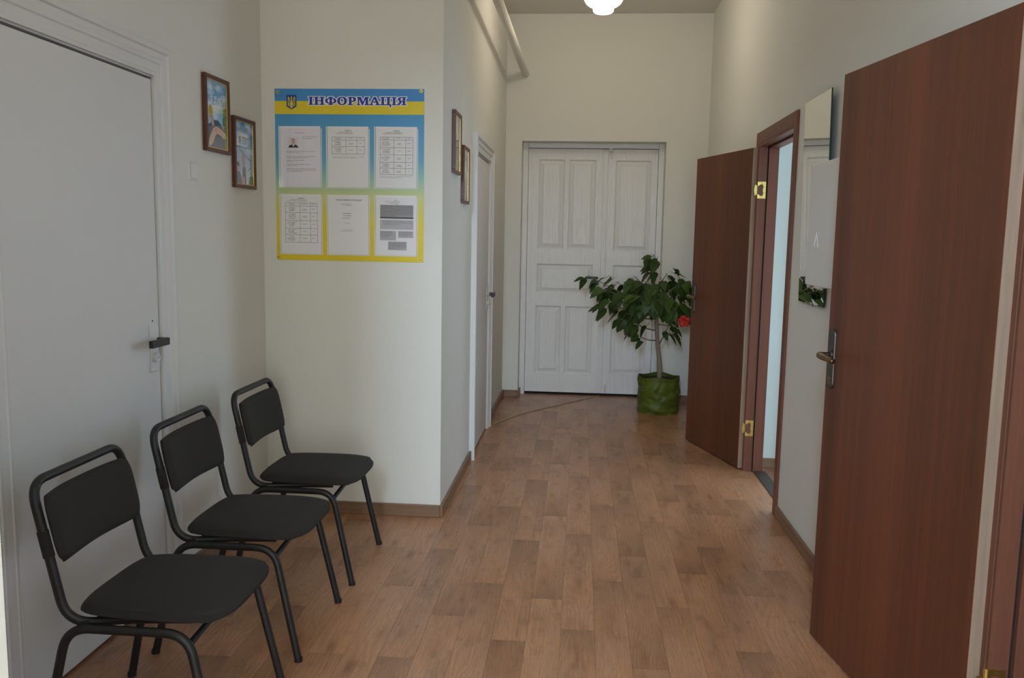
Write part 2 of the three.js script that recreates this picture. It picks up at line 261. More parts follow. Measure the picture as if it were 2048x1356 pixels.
// ---------------------------------------------------------------- brown doors of the right wall
function brownFrame(name, zFar, zNear, label) {       // lining faces at zFar (hinge side) and zNear
  const t = thing(name, label, 'door frame', [0, 0, 0], 0, null, 'structure'), H = 2.005, c = 0.085, x0 = RW - 0.014;
  part('casing', rbox(x0, RW, 0, H + c, zFar - 0.095, zFar - 0.012, 0.003), M.frameLaminate, t);
  part('casing', rbox(x0, RW, 0, H + c, zNear + 0.012, zNear + 0.065, 0.003), M.frameLaminate, t);
  part('casing', rbox(x0, RW, H + 0.012, H + c, zFar - 0.012, zNear + 0.012, 0.003, 'z'), M.frameLaminate, t);
  for (const [z, s] of [[zFar, -1], [zNear, 1]]) part('jamb', [box(x0 + 0.002, RW + 0.038, 0, H, Math.min(z, z + s * 0.045), Math.max(z, z + s * 0.045)), box(RW + 0.045, RWO, 0, H, Math.min(z - s * 0.012, z + s * 0.045), Math.max(z - s * 0.012, z + s * 0.045))], M.frameLaminate, t);
  part('jamb', [box(x0 + 0.002, RW + 0.038, H, H + 0.04, zFar - 0.045, zNear + 0.045, 'z'), box(RW + 0.045, RWO, H - 0.012, H + 0.04, zFar - 0.045, zNear + 0.045, 'z')], M.frameLaminate, t);
  part('seal', [box(RW + 0.037, RW + 0.046, 0, H + 0.02, zFar - 0.045, zFar - 0.003), box(RW + 0.037, RW + 0.046, 0, H + 0.02, zNear + 0.003, zNear + 0.045), box(RW + 0.037, RW + 0.046, H + 0.003, H + 0.04, zFar, zNear)], M.dark, t);
  part('threshold', box(RW + 0.05, RWO + 0.02, -0.004, 0.006, zFar + 0.012, zNear - 0.012, 'z'), M.threshold, t);
  return t;
}
brownFrame('trim_1', -2.092, -1.185, 'brown laminate door frame hinging the near open door');
brownFrame('trim_2', -5.238, -4.425, 'brown laminate door frame around the far open doorway');
function hingeAt(parent, y, px, pz, leafDir, leafN, jambSide) {  // butterfly hinge: knuckle + jamb leaf + door leaf
  const h = new THREE.Group(); h.name = 'hinge'; parent.add(h); const m = (name, g, mat) => part(name, g, mat, h);
  m('knuckle', [cyl(0.0065, 0.0065, 0.024, px, y + 0.037, pz), cyl(0.0065, 0.0065, 0.024, px, y - 0.037, pz), cyl(0.0055, 0.0055, 0.048, px, y, pz)], M.brass);
  const outer = [[0, -0.05], [0.044, -0.05], [0.044, 0.05], [0, 0.05], [0, 0.028], [0.006, 0.028], [0.012, 0.034], [0.027, 0.034], [0.030, 0.014], [0.027, 0.006], [0.027, -0.006], [0.030, -0.014], [0.027, -0.034], [0.012, -0.034], [0.006, -0.028], [0, -0.028]];
  const g1 = extrudeXY(outer, 0.002); g1.translate(px, y, jambSide - 0.0002); m('jamb_plate', g1, M.brass);
  const inner = [[0, -0.024], [0.008, -0.024], [0.016, -0.032], [0.024, -0.030], [0.023, -0.020], [0.026, -0.010], [0.027, 0], [0.026, 0.010], [0.023, 0.020], [0.024, 0.030], [0.016, 0.032], [0.008, 0.024], [0, 0.024]];
  const g2 = extrudeXY(inner, 0.002), mt = new THREE.Matrix4().makeBasis(new THREE.Vector3(leafN[0], 0, leafN[1]), new THREE.Vector3(0, 1, 0), new THREE.Vector3(leafDir[0], 0, leafDir[1])).setPosition(px, y, pz); xform(g2, mt); m('leaf_plate', g2, M.brass);
  const holes = []; for (const [hx, hy] of [[0.02, 0.042], [0.02, -0.042], [0.037, 0.018], [0.037, -0.018]]) holes.push(cyl(0.0022, 0.0022, 0.0006, px + hx, y + hy, jambSide + 0.0021, 'z', 10));
  for (const [hx, hy] of [[0.017, 0.024], [0.017, -0.024], [0.012, 0.010], [0.012, -0.010]]) { const g = cyl(0.0022, 0.0022, 0.0006, hx, hy, 0.0022, 'z', 10); xform(g, mt); holes.push(g); }
  m('screw', holes, M.screwHole);
}
function brownDoor(name, hx, hz, fx, fz, label, jambZ) {   // visible-face corners: hinge (hx,hz), free (fx,fz)
  const L = Math.hypot(fx - hx, fz - hz), T = 0.04, H0 = 0.008, H1 = 2.0;
  const t = thing(name, label, 'door', [0, 0, 0], 0, null, 'structure');
  const u = [(fx - hx) / L, (fz - hz) / L], n = [-u[1], u[0]];        // n points from the visible face to the wall
  const g0 = new THREE.Group(); g0.name = 'swing'; // local frame: x along leaf from hinge, z from visible face to back
  const basis = new THREE.Matrix4().makeBasis(new THREE.Vector3(u[0], 0, u[1]), new THREE.Vector3(0, 1, 0), new THREE.Vector3(-n[0], 0, -n[1])).setPosition(hx, 0, hz);
  const add = (nm, g, mat, par = t) => { g = Array.isArray(g) ? merge(g) : g; xform(g, basis); return part(nm, g, mat, par); };
  add('leaf', rbox(0.0012, L - 0.0012, H0, H1, -T, 0, 0.0015, 'y', 1), M.doorWood);
  add('edge_band', [box(0, 0.0012, H0 + 0.001, H1 - 0.001, -T + 0.001, -0.001), box(L - 0.0012, L, H0 + 0.001, H1 - 0.001, -T + 0.001, -0.001)], M.edgeBand);
  for (const side of [1, -1]) {
    const at = (z0, z1) => side > 0 ? [z0, z1] : [-T - z1, -T - z0], hx2 = L - 0.042;
    const pl = new THREE.Shape(); pl.moveTo(-0.02, -0.075); pl.absarc(0, -0.075, 0.02, Math.PI, Math.PI * 2); pl.lineTo(0.02, 0.09); pl.absarc(0, 0.09, 0.02, 0, Math.PI); pl.lineTo(-0.02, -0.075);
    const pg = new THREE.ExtrudeGeometry(pl, { depth: 0.004, bevelEnabled: true, bevelSize: 0.003, bevelThickness: 0.003, bevelSegments: 2, curveSegments: 12 }); pg.translate(hx2, 1.025, side > 0 ? 0 : -T - 0.007);
    const plate = add('handle_plate', pg, M.bronze);
    const z = side > 0 ? 0.007 : -T - 0.007;
    add('rosette', cyl(0.015, 0.016, 0.006, hx2, 1.048, z + side * 0.002, 'z'), M.bronze, plate);
    add('keyhole', [cyl(0.0085, 0.0085, 0.004, hx2, 0.966, z + side * 0.001, 'z'), box(hx2 - 0.005, hx2 + 0.005, 0.944, 0.966, z - 0.001, z + side * 0.003 + 0.0001)].map(strip), M.bronzeWarm, plate);
    const pts = roundPath([[hx2, 1.048, z], [hx2, 1.048, z + side * 0.045], [hx2 - 0.06, 1.046, z + side * 0.05], [hx2 - 0.115, 1.040, z + side * 0.046]], [0.018, 0.02], 8);
    const lever = sweep(pts, (q) => 0.008 + 0.004 * Math.sin(q * Math.PI * 0.9), 14); add('lever', lever, M.bronzeWarm);
  }
  const pin = new THREE.Vector3(0.0, 0, -T + 0.004).applyMatrix4(basis);
  for (const y of [hx < 1.018 ? 0.32 : 0.275, 1.745]) hingeAt(t, y, pin.x, jambZ - 0.006, [-u[0], -u[1]], [-n[0], -n[1]].map((v, i) => [n[0], n[1]][i] * -1), jambZ);
  return t;
}
brownDoor('door_1', 1.015, -2.122, 0.872, -3.005, 'brown laminate door standing open with the mirror beyond its edge', -2.092);
brownDoor('door_2', 1.020, -5.268, 0.785, -6.02, 'brown laminate door standing open beside the potted hibiscus', -5.238);

// ---------------------------------------------------------------- white doors of the left side
const casingProfile = (w, d) => [[0, 0], [0, d * 0.55], [w * 0.10, d * 0.62], [w * 0.14, d * 0.5], [w * 0.40, d * 0.52], [w * 0.44, d * 0.72], [w * 0.56, d * 0.78], [w * 0.60, d * 0.66], [w * 0.76, d * 0.72], [w * 0.80, d], [w * 0.97, d], [w, d * 0.9], [w, 0]];
function whiteTrim(name, wallX, z0, z1, top, w, d, label) {      // z0 far, z1 near edges of the opening
  const t = thing(name, label, 'door trim', [0, 0, 0], 0, null, 'structure'), pr = casingProfile(w, d);
  const place = xform;
  const V = (x, y, z) => new THREE.Vector3(x, y, z);
  // profile axes: across -> direction away from the opening, outward -> +x, sweep -> y (sides) or z (head)
  part('casing', place(moulding(pr, 0, top, 0, 1), new THREE.Matrix4().makeBasis(V(0, 0, -1), V(0, 1, 0), V(1, 0, 0)).setPosition(wallX, 0, z0)), M.enamel, t);
  part('casing', place(moulding(pr, 0, top, 0, 1), new THREE.Matrix4().makeBasis(V(0, 0, 1), V(0, 1, 0), V(1, 0, 0)).setPosition(wallX, 0, z1)), M.enamel, t);
  part('head_casing', place(moulding(pr, z0, z1, -1, 1), new THREE.Matrix4().makeBasis(V(0, 1, 0), V(0, 0, 1), V(1, 0, 0)).setPosition(wallX, top, 0)), M.enamel, t);
  return t;
}
whiteTrim('trim_3', A, -3.091, -2.212, 2.008, 0.115, 0.026, 'white fluted trim around the flush white door behind the chairs');
whiteTrim('trim_4', P, -6.15, -5.335, 1.975, 0.10, 0.034, 'white fluted trim around the narrow white corridor door');
function flushDoor(name, faceX, z0, z1, top, label, ph) {
  const t = thing(name, label, 'door', [0, 0, 0], 0, null, 'structure');
  part('leaf', rbox(faceX - 0.04, faceX, 0.01, top, z0, z1, 0.003), M.enamel, t);
  part('hinge', [cyl(0.007, 0.007, 0.09, faceX + 0.004, 0.30, z1 - 0.004), cyl(0.007, 0.007, 0.09, faceX + 0.004, top - 0.3, z1 - 0.004)].map(strip), M.enamel, t);
  const hz = z0 + 0.05, plate = part('handle_plate', rbox(faceX - 0.001, faceX + 0.006, 0.90, 1.085, hz - 0.028, hz + 0.028, 0.004), M.enamel, t);
  part('latch_knob', [cyl(0.017, 0.019, 0.014, faceX + 0.012, 0.955, hz, 'x'), cyl(0.006, 0.006, 0.008, faceX + 0.022, 0.957, hz - 0.006, 'x')].map(strip), M.enamel, plate);
  part('spindle', cyl(0.009, 0.009, 0.02, faceX + 0.014, 1.02, hz, 'x'), M.enamel, plate);
  part('lever', [rbox(faceX + 0.02, faceX + 0.058, 1.008, 1.032, hz - 0.011, hz + 0.011, 0.002), rbox(faceX + 0.046, faceX + 0.062, 1.004, 1.032, hz - 0.012, hz + 0.118, 0.003)], M.black, t);
  part('screw', cyl(0.003, 0.003, 0.002, faceX + 0.0005, 1.094, hz, 'x', 10), M.dark, t);
  return t;
}
flushDoor('door_3', A + 0.002, -3.088, -2.215, 1.994, 'flush white painted door behind the nearest black chairs');
flushDoor('door_4', P + 0.004, -6.148, -5.338, 1.960, 'narrow flush white door in the corridor wall');
part('lining', [box(A - 0.1, A, 2.003, 2.03, -3.125, -2.18, 'z'), box(A - 0.1, A, 0, 2.003, -3.125, -3.103), box(A - 0.1, A, 0, 2.003, -2.208, -2.18)], M.enamel, scene.getObjectByName('trim_3'));
part('lining', [box(P - 0.1, P, 1.966, 1.99, -6.18, -5.31, 'z'), box(P - 0.1, P, 0, 1.966, -6.18, -6.16), box(P - 0.1, P, 0, 1.966, -5.328, -5.31)], M.enamel, scene.getObjectByName('trim_4'));

// white panelled double door in the end wall
{
  const Z = -7.65, t = thing('trim_5', 'white frame of the recessed double door', 'door frame', [0, 0, 0], 0, null, 'structure');
  part('jamb', rbox(-0.547, -0.498, 0, 2.28, -7.715, Z + 0.035, 0.004), M.brushed, t);
  part('jamb', rbox(0.657, 0.706, 0, 2.28, -7.715, Z + 0.035, 0.004), M.brushed, t);
  part('head', rbox(-0.498, 0.657, 2.236, 2.28, -7.715, Z + 0.035, 0.004, 'x'), M.brushed, t);
  part('sill', box(-0.498, 0.657, 0, 0.012, -7.715, Z - 0.005, 'x'), M.dark, t);
  function panelGeo(x0, x1, y0, y1, inset) {           // sunk edge, bevel rising to a raised field
    const zs = Z - 0.016, zf = Z - 0.004, i1 = 0.012, pos = [], idx = [], ring = (d, z) => [[x0 + d, y0 + d, z], [x1 - d, y0 + d, z], [x1 - d, y1 - d, z], [x0 + d, y1 - d, z]];
    const R = [ring(-0.003, Z), ring(0.004, Z - 0.010), ring(i1, zs), ring(inset - 0.006, zf - 0.004), ring(inset, zf)];
    for (let r = 0; r < R.length - 1; r++) for (let k = 0; k < 4; k++) { const a = R[r][k], b = R[r][(k + 1) % 4], c = R[r + 1][(k + 1) % 4], d = R[r + 1][k], s = pos.length / 3; pos.push(...a, ...b, ...c, ...d); idx.push(s, s + 1, s + 2, s, s + 2, s + 3); }
    const s = pos.length / 3; for (const q of R[R.length - 1]) pos.push(...q); idx.push(s, s + 1, s + 2, s, s + 2, s + 3);
    let g = new THREE.BufferGeometry(); g.setAttribute('position', new THREE.Float32BufferAttribute(pos, 3)); g.setIndex(idx); g = g.toNonIndexed(); g.computeVertexNormals(); return metric(g);
  }
  function leafOf(name, x0, x1, panels, label) {
    const d = thing(name, label, 'door', [0, 0, 0], 0, null, 'structure');
    const s = new THREE.Shape([[x0, 0.022], [x1, 0.022], [x1, 2.232], [x0, 2.232]].map((p) => new THREE.Vector2(...p)));
    for (const [a, b, c, e] of panels) s.holes.push(new THREE.Path([[a, c], [a, e], [b, e], [b, c]].map((p) => new THREE.Vector2(...p))));
    const g = new THREE.ExtrudeGeometry(s, { depth: 0.04, bevelEnabled: false }); g.translate(0, 0, Z - 0.04);
    part('leaf_frame', metric(g), M.brushed, d);
    for (const [a, b, c, e] of panels) part('panel', panelGeo(a, b, c, e, 0.045), M.brushed, d);
    return d;
  }
  const dl = leafOf('door_5', -0.496, 0.186, [[-0.404, -0.170, 1.34, 2.137], [-0.130, 0.110, 1.34, 2.137], [-0.405, 0.104, 0.941, 1.203], [-0.409, -0.178, 0.195, 0.82], [-0.136, 0.113, 0.195, 0.82]], 'wide white leaf of the double door with five raised panels');
  part('cover_strip', rbox(0.172, 0.214, 0.03, 2.225, Z + 0.0015, Z + 0.015, 0.004), M.brushed, dl);
  const pl = part('lock_plate', rbox(0.118, 0.168, 0.985, 1.15, Z - 0.001, Z + 0.005, 0.003), M.whitePlastic, dl);
  part('latch_knob', cyl(0.019, 0.019, 0.02, 0.143, 1.035, Z + 0.012, 'z'), M.black, pl);
  part('lever', [cyl(0.009, 0.009, 0.035, 0.143, 1.088, Z + 0.02, 'z').toNonIndexed(), rbox(0.038, 0.152, 1.077, 1.098, Z + 0.035, Z + 0.05, 0.003)].map(strip), M.black, dl);
  const dr = leafOf('door_6', 0.188, 0.655, [[0.284, 0.60, 1.33, 2.134], [0.284, 0.60, 0.941, 1.203], [0.284, 0.60, 0.205, 0.82]], 'narrow white leaf of the double door behind the hibiscus');
  part('top_bolt', [rbox(0.240, 0.252, 2.152, 2.240, Z, Z + 0.012, 0.002), rbox(0.228, 0.246, 2.205, 2.212, Z + 0.010, Z + 0.018, 0.002), box(0.215, 0.245, 2.2335, 2.237, Z, Z + 0.014)], M.steel, dr);
  part('bottom_bolt', [rbox(0.240, 0.252, 0.028, 0.105, Z, Z + 0.012, 0.002), cyl(0.006, 0.006, 0.012, 0.246, 0.085, Z + 0.016, 'z').toNonIndexed()].map(strip), M.steel, dr);
}

// ---------------------------------------------------------------- ceiling lamp and pipe
function globeLamp(pos, power, label) {
  const t = thing('ceiling_lamp', label, 'lamp', pos);
  const glow = std({ color: lin(0.9, 0.88, 0.84), roughness: 0.3, emissive: lin(1.0, 0.93, 0.80), emissiveIntensity: 1.6 });
  const prof = [[0, 0], [0.035, 0.0012], [0.058, 0.006], [0.069, 0.015], [0.071, 0.028], [0.071, 0.036], [0.076, 0.041], [0.098, 0.052], [0.118, 0.068], [0.131, 0.09], [0.1345, 0.112], [0.130, 0.138], [0.115, 0.165], [0.09, 0.187], [0.065, 0.20], [0.055, 0.21], [0.055, 0.225]].map((p) => new THREE.Vector2(...p));
  part('globe', new THREE.LatheGeometry(prof, 48), glow, t);
  part('fitter', new THREE.LatheGeometry([[0.0, 0.222], [0.06, 0.222], [0.062, 0.245], [0.05, 0.265], [0.014, 0.275], [0.010, 0.28]].map((p) => new THREE.Vector2(...p)), 32), M.whitePlastic, t);
  part('rod', cyl(0.008, 0.008, 0.10, 0, 0.33, 0), M.whitePlastic, t);
  part('canopy', new THREE.LatheGeometry([[0.012, 0.365], [0.05, 0.372], [0.062, 0.404], [0, 0.405]].map((p) => new THREE.Vector2(...p)), 32), M.whitePlastic, t);
  const bulb = new THREE.PointLight(LAMP, power, 0, 2); bulb.position.set(0, 0.11, 0); bulb.castShadow = true; bulb.shadow.radius = 4; bulb.name = 'bulb_light'; t.add(bulb);
}
globeLamp([0.101, 2.945, -5.9], CORRIDOR_LAMP, 'white opal glass globe lamp hanging from the corridor ceiling');
globeLamp([-0.30, 2.945, -1.30], UNSEEN_HALL_LAMP, 'unseen white globe lamp of the hall, lighting its upper walls');  // out of view, placed for the warm light on the hall walls
single('pipe', sweep(roundPath([[-0.525, 2.846, BACK + 0.0005], [-0.548, 2.862, -5.25], [-0.556, 2.87, -4.42], [P + 0.0005, 2.87, -4.42]], [0.3, 0.06], 10), 0.031, 20), M.plaster, 'white painted pipe running along the top of the corridor wall', 'pipe');

// ---------------------------------------------------------------- chairs
const fabric = texture(256, 256, (u, v) => { const s = 0.35 + 0.35 * (0.5 + 0.5 * Math.sin(u * Math.PI * 2 * 64)) * (0.5 + 0.5 * Math.sin(v * Math.PI * 2 * 64)) + 0.3 * vnoise(u * 64, v * 64, 71, 64, 64); return [s, s, s]; }, false, [12, 12]);
M.fabric = new THREE.MeshPhysicalMaterial({ color: lin(0.024, 0.022, 0.021), roughness: 0.95, bumpMap: fabric, bumpScale: 0.0008, sheen: 0.35, sheenRoughness: 0.6, sheenColor: lin(0.12, 0.115, 0.11) });
function padGeo(fn, nu, nv) {                          // closed pad from a superellipse outline: fn(u in -1..1, v in -1..1, side)
  const pos = [], idx = [];
  for (const side of [1, -1]) { const base = pos.length / 3; for (let i = 0; i <= nu; i++) for (let j = 0; j <= nv; j++) pos.push(...fn(-1 + 2 * i / nu, -1 + 2 * j / nv, side)); for (let i = 0; i < nu; i++) for (let j = 0; j < nv; j++) { const a = base + i * (nv + 1) + j, b = a + nv + 1; side > 0 ? idx.push(a, a + 1, b, b, a + 1, b + 1) : idx.push(a, b, a + 1, b, b + 1, a + 1); } }
  const g = new THREE.BufferGeometry(); g.setAttribute('position', new THREE.Float32BufferAttribute(pos, 3)); g.setIndex(idx); g.computeVertexNormals(); return metric(g);
}
// square (u,v) squeezed to a rounded rectangle
const squircle = (u, v, k) => { const a = Math.abs(u), b = Math.abs(v); return [u * Math.sqrt(1 - k * b * b * b * b * 0.5), v * Math.sqrt(1 - k * a * a * a * a * 0.5)]; };
function makeChair(label) {                            // front towards +z
  const t = thing('office_chair', label, 'chair', [0, 0, 0], 0, 'black chairs in a row by the wall');
  const seat = padGeo((u, v, s) => {
    const [a, b] = squircle(u, v, 0.52), e = Math.max(Math.abs(u), Math.abs(v)), edge = Math.pow(1 - Math.pow(e, 6), 0.5);
    const w = 0.224 - 0.014 * (0.5 - 0.5 * b), x = a * w, z = 0.050 + b * 0.217;
    const dip = 0.010 * Math.pow(Math.max(0, b), 3);
    return s > 0 ? [x, 0.418 + 0.024 * edge + 0.010 * (1 - a * a) * (1 - b * b) - dip, z] : [x, 0.418 - 0.014 * edge - dip * 0.5, z];
  }, 28, 28);
  part('seat', seat, M.fabric, t);
  const backZ = (y) => -0.165 - (y - 0.42) * 0.215;     // line of the back tubes
  part('backrest', padGeo((u, v, s) => {
    const [a, b] = squircle(u, v, 0.30), e = Math.max(Math.abs(u), Math.abs(v)), edge = Math.pow(1 - Math.pow(e, 8), 0.5), y = 0.646 + b * 0.100 - 0.006 * (1 - a * a) * b, x = a * 0.208;
    const bow = -0.022 * (1 - a * a);
    return [x, y, backZ(y) + bow + 0.026 + (s > 0 ? 0.015 * edge : -0.020 * edge)];
  }, 28, 18), M.fabric, t);
  const X = 0.210, R = 0.0125;
  part('back_frame', sweep(roundPath([[-0.150, 0.396, 0.16], [-0.165, 0.394, 0.0], [-X, 0.392, -0.158], [-X, 0.772, backZ(0.772)], [X, 0.772, backZ(0.772)], [X, 0.392, -0.158], [0.165, 0.394, 0.0], [0.150, 0.396, 0.16]], [0.04, 0.07, 0.06, 0.06, 0.07, 0.04], 10), R, 14), M.tube, t);
  for (const s of [-1, 1]) {
    const leg = part('leg_frame', sweep(roundPath([[s * 0.232, 0.002, 0.262], [s * (X + 0.006), 0.385, 0.178], [s * (X + 0.006), 0.385, -0.155], [s * 0.232, 0.002, -0.238]], [0.065, 0.065], 10), R, 14), M.tube, t);
    for (const z of [0.262, -0.238]) part('foot_cap', cyl(0.0135, 0.014, 0.014, s * 0.232, 0.007, z), M.black, leg);
    part('weld_plate', rbox(s * (X - 0.004) - 0.006, s * (X - 0.004) + 0.006, 0.378, 0.402, -0.13, -0.10, 0.002), M.tube, leg);
  }
  for (const s of [-1, 1]) part('sleeve', sweep([[s * X, 0.575, backZ(0.575)], [s * X, 0.60, backZ(0.60)], [s * X, 0.645, backZ(0.645)]], 0.0146, 14), M.fabric, t);
  part('crossbar', sweep([[-0.207, 0.352, 0.176], [0, 0.360, 0.17], [0.207, 0.352, 0.176]], 0.009, 12), M.tube, t);
  part('crossbar', sweep([[-0.205, 0.385, -0.10], [0.205, 0.385, -0.10]], 0.009, 12), M.tube, t);
  return t;
}
const chairA = makeChair('black fabric chair by the flush white door, farthest from the notice board');
const chairs = [[chairA, -2.222, -1.178], [chairA.clone(), -2.838, -1.177], [chairA.clone(), -3.470, -1.168]];
const chairLabels = [null, 'black fabric chair standing between the other two black chairs', 'black fabric chair nearest the notice board wall'];
chairs.forEach(([c, z, x], i) => { if (i) { c.name = numbered('office_chair'); scene.add(c); c.userData = { ...chairA.userData, label: chairLabels[i] }; } c.position.set(x, 0, z); c.rotation.y = Math.PI / 2; });

// ---------------------------------------------------------------- printed matter
function canvas(w, h, draw) { const c = document.createElement('canvas'); c.width = w; c.height = h; const x = c.getContext('2d'); draw(x, w, h); const t = new THREE.CanvasTexture(c); t.colorSpace = THREE.SRGBColorSpace; t.anisotropy = 8; return t; }
function printed(w, h, tex, rough = 0.6) { return [new THREE.PlaneGeometry(w, h), std({ map: tex, roughness: rough })]; }
const rows = (x, r, x0, x1, y, n, lead, size, ink = 0.75) => { for (let i = 0; i < n; i++) { let p = x0; const end = i === n - 1 ? x0 + (x1 - x0) * (0.4 + 0.4 * r()) : x1; while (p < end) { const w = size * (0.8 + 2.6 * r()); x.fillStyle = `rgba(40,40,48,${ink * (0.6 + 0.4 * r())})`; x.fillRect(p, y + i * lead, Math.min(w, end - p), size * 0.5); p += w + size * 0.45; } } };
const centred = (x, r, cx, half, y, n, lead, size, ink) => { for (let i = 0; i < n; i++) { const h = half * (0.55 + 0.45 * r()); rows(x, r, cx - h, cx + h, y + i * lead, 1, lead, size, ink); rows(x, r, cx - h * 0.2, cx + h, y + i * lead, 1, lead, size, ink); } };
function sheetTexture(kind, seed) {
  return canvas(420, 594, (x, w, h) => {
    const r = rng(seed); x.fillStyle = kind === 'portrait' ? '#e9e6f0' : '#ecebee'; x.fillRect(0, 0, w, h);
    const head = () => { x.fillStyle = '#2c2c34'; x.textAlign = 'center'; x.font = 'bold 15px serif'; x.fillText('СПИСОК', w / 2, 46); centred(x, r, w / 2, 120, 54, 1, 13, 7, 0.8); centred(x, r, w / 2, 165, 67, 1, 13, 7, 0.8); };
    const table = (y0, hs, cols) => {
      x.strokeStyle = '#3a3a42'; x.lineWidth = 2.4; let y = y0; const L = 46, Rr = w - 40; const cx = [L, L + (Rr - L) * cols[0], L + (Rr - L) * cols[1], Rr];
      for (let i = 0; i <= hs.length; i++) { x.beginPath(); x.moveTo(L, y); x.lineTo(Rr, y); x.stroke(); if (i < hs.length) { const a = hs[i]; if (i === 0) { for (let c = 0; c < 3; c++) centred(x, r, (cx[c] + cx[c + 1]) / 2, (cx[c + 1] - cx[c]) * 0.42, y + 8, c ? 1 : 2, 11, 7, 0.75); } else { centred(x, r, (cx[0] + cx[1]) / 2, (cx[1] - cx[0]) * 0.42, y + a * 0.2, 4, a * 0.17, 7, 0.85); centred(x, r, (cx[1] + cx[2]) / 2, (cx[2] - cx[1]) * 0.34, y + a * 0.42, r() < 0.5 ? 1 : 2, 12, 7, 0.75); centred(x, r, (cx[2] + cx[3]) / 2, (cx[3] - cx[2]) * 0.32, y + a * 0.42, 1, 12, 7, 0.75); } y += a; } }
      for (const c of cx) { x.beginPath(); x.moveTo(c, y0); x.lineTo(c, y); x.stroke(); }
      return y;
    };
    if (kind === 'portrait') {
      centred(x, r, w / 2, 62, 64, 1, 12, 8, 0.8); rows(x, r, 232, w - 40, 98, 3, 12, 6, 0.6);
      x.fillStyle = '#dcd9dd'; x.fillRect(88, 108, 100, 102); x.fillStyle = '#23232b'; x.beginPath(); x.moveTo(86, 210); x.quadraticCurveTo(92, 186, 120, 180); x.lineTo(138, 188); x.lineTo(156, 180); x.quadraticCurveTo(184, 186, 190, 210); x.fill();
      x.fillStyle = '#f0eef2'; x.beginPath(); x.moveTo(128, 178); x.lineTo(148, 178); x.lineTo(138, 206); x.fill(); x.fillStyle = '#c9a595'; x.beginPath(); x.ellipse(138, 152, 19, 27, 0, 0, 7); x.fill(); x.fillRect(130, 172, 16, 10);
      x.fillStyle = '#8a7c78'; x.beginPath(); x.ellipse(138, 134, 20, 12, 0, Math.PI, 0); x.fill(); x.fillStyle = '#5c4840'; x.fillRect(128, 150, 6, 2); x.fillRect(142, 150, 6, 2); x.fillRect(132, 167, 12, 2);
      for (const [y, n, e] of [[246, 2, 360], [296, 2, 370], [332, 2, 250], [372, 2, 310], [416, 3, 370]]) rows(x, r, 66, e, y, n, 13, 6.5, 0.75);
    } else if (kind === 'table2') { head(); const y = table(104, [30, 62, 72], [0.43, 0.77]); rows(x, r, 48, w - 50, y + 26, 2, 12, 6, 0.6); }
    else if (kind === 'table5') { head(); const y = table(100, [28, 74, 70, 72, 60, 62], [0.42, 0.78]); rows(x, r, 46, w - 44, y + 16, 2, 12, 6, 0.6); }
    else if (kind === 'table5b') { head(); table(88, [30, 66, 78, 78, 66, 76], [0.46, 0.78]); }
    else if (kind === 'hours') {
      x.fillStyle = '#2c2c34'; x.textAlign = 'center'; x.font = 'bold 17px serif'; x.fillText('ГРАФІК ПРИЙОМУ ГРОМАДЯН', w / 2 + 4, 58); centred(x, r, w / 2, 92, 88, 2, 13, 6.5, 0.65);
      for (let i = 0; i < 3; i++) { centred(x, r, w / 2, 84, 182 + i * 23, 1, 12, 9, 0.9); } centred(x, r, w / 2, 66, 282, 1, 12, 6, 0.6); centred(x, r, w / 2, 92, 346, 1, 12, 6, 0.7); centred(x, r, w / 2, 130, 360, 1, 12, 6, 0.7);
    } else {
      centred(x, r, w / 2, 30, 44, 1, 12, 7, 0.8); centred(x, r, w / 2, 150, 58, 2, 12, 6, 0.7); centred(x, r, w / 2, 74, 82, 1, 12, 6, 0.7);
      const blk = (a, b, c, d, col) => { x.fillStyle = col; x.fillRect(a, b, c, d); };
      blk(44, 94, 342, 136, '#a3a2a6'); rows(x, r, 50, 380, 100, 10, 11, 6, 0.75); blk(44, 214, 342, 14, '#4c4a52'); blk(44, 242, 342, 94, '#bdbcc0'); rows(x, r, 74, 380, 250, 4, 12, 6, 0.55);
      blk(44, 352, 166, 94, '#b6b5b9'); rows(x, r, 50, 170, 358, 5, 12, 6, 0.7); blk(232, 352, 154, 66, '#b6b5b9'); rows(x, r, 238, 370, 358, 4, 12, 6, 0.65); blk(128, 458, 192, 84, '#b0afb3'); rows(x, r, 136, 310, 464, 5, 14, 6, 0.6);
    }
  });
}
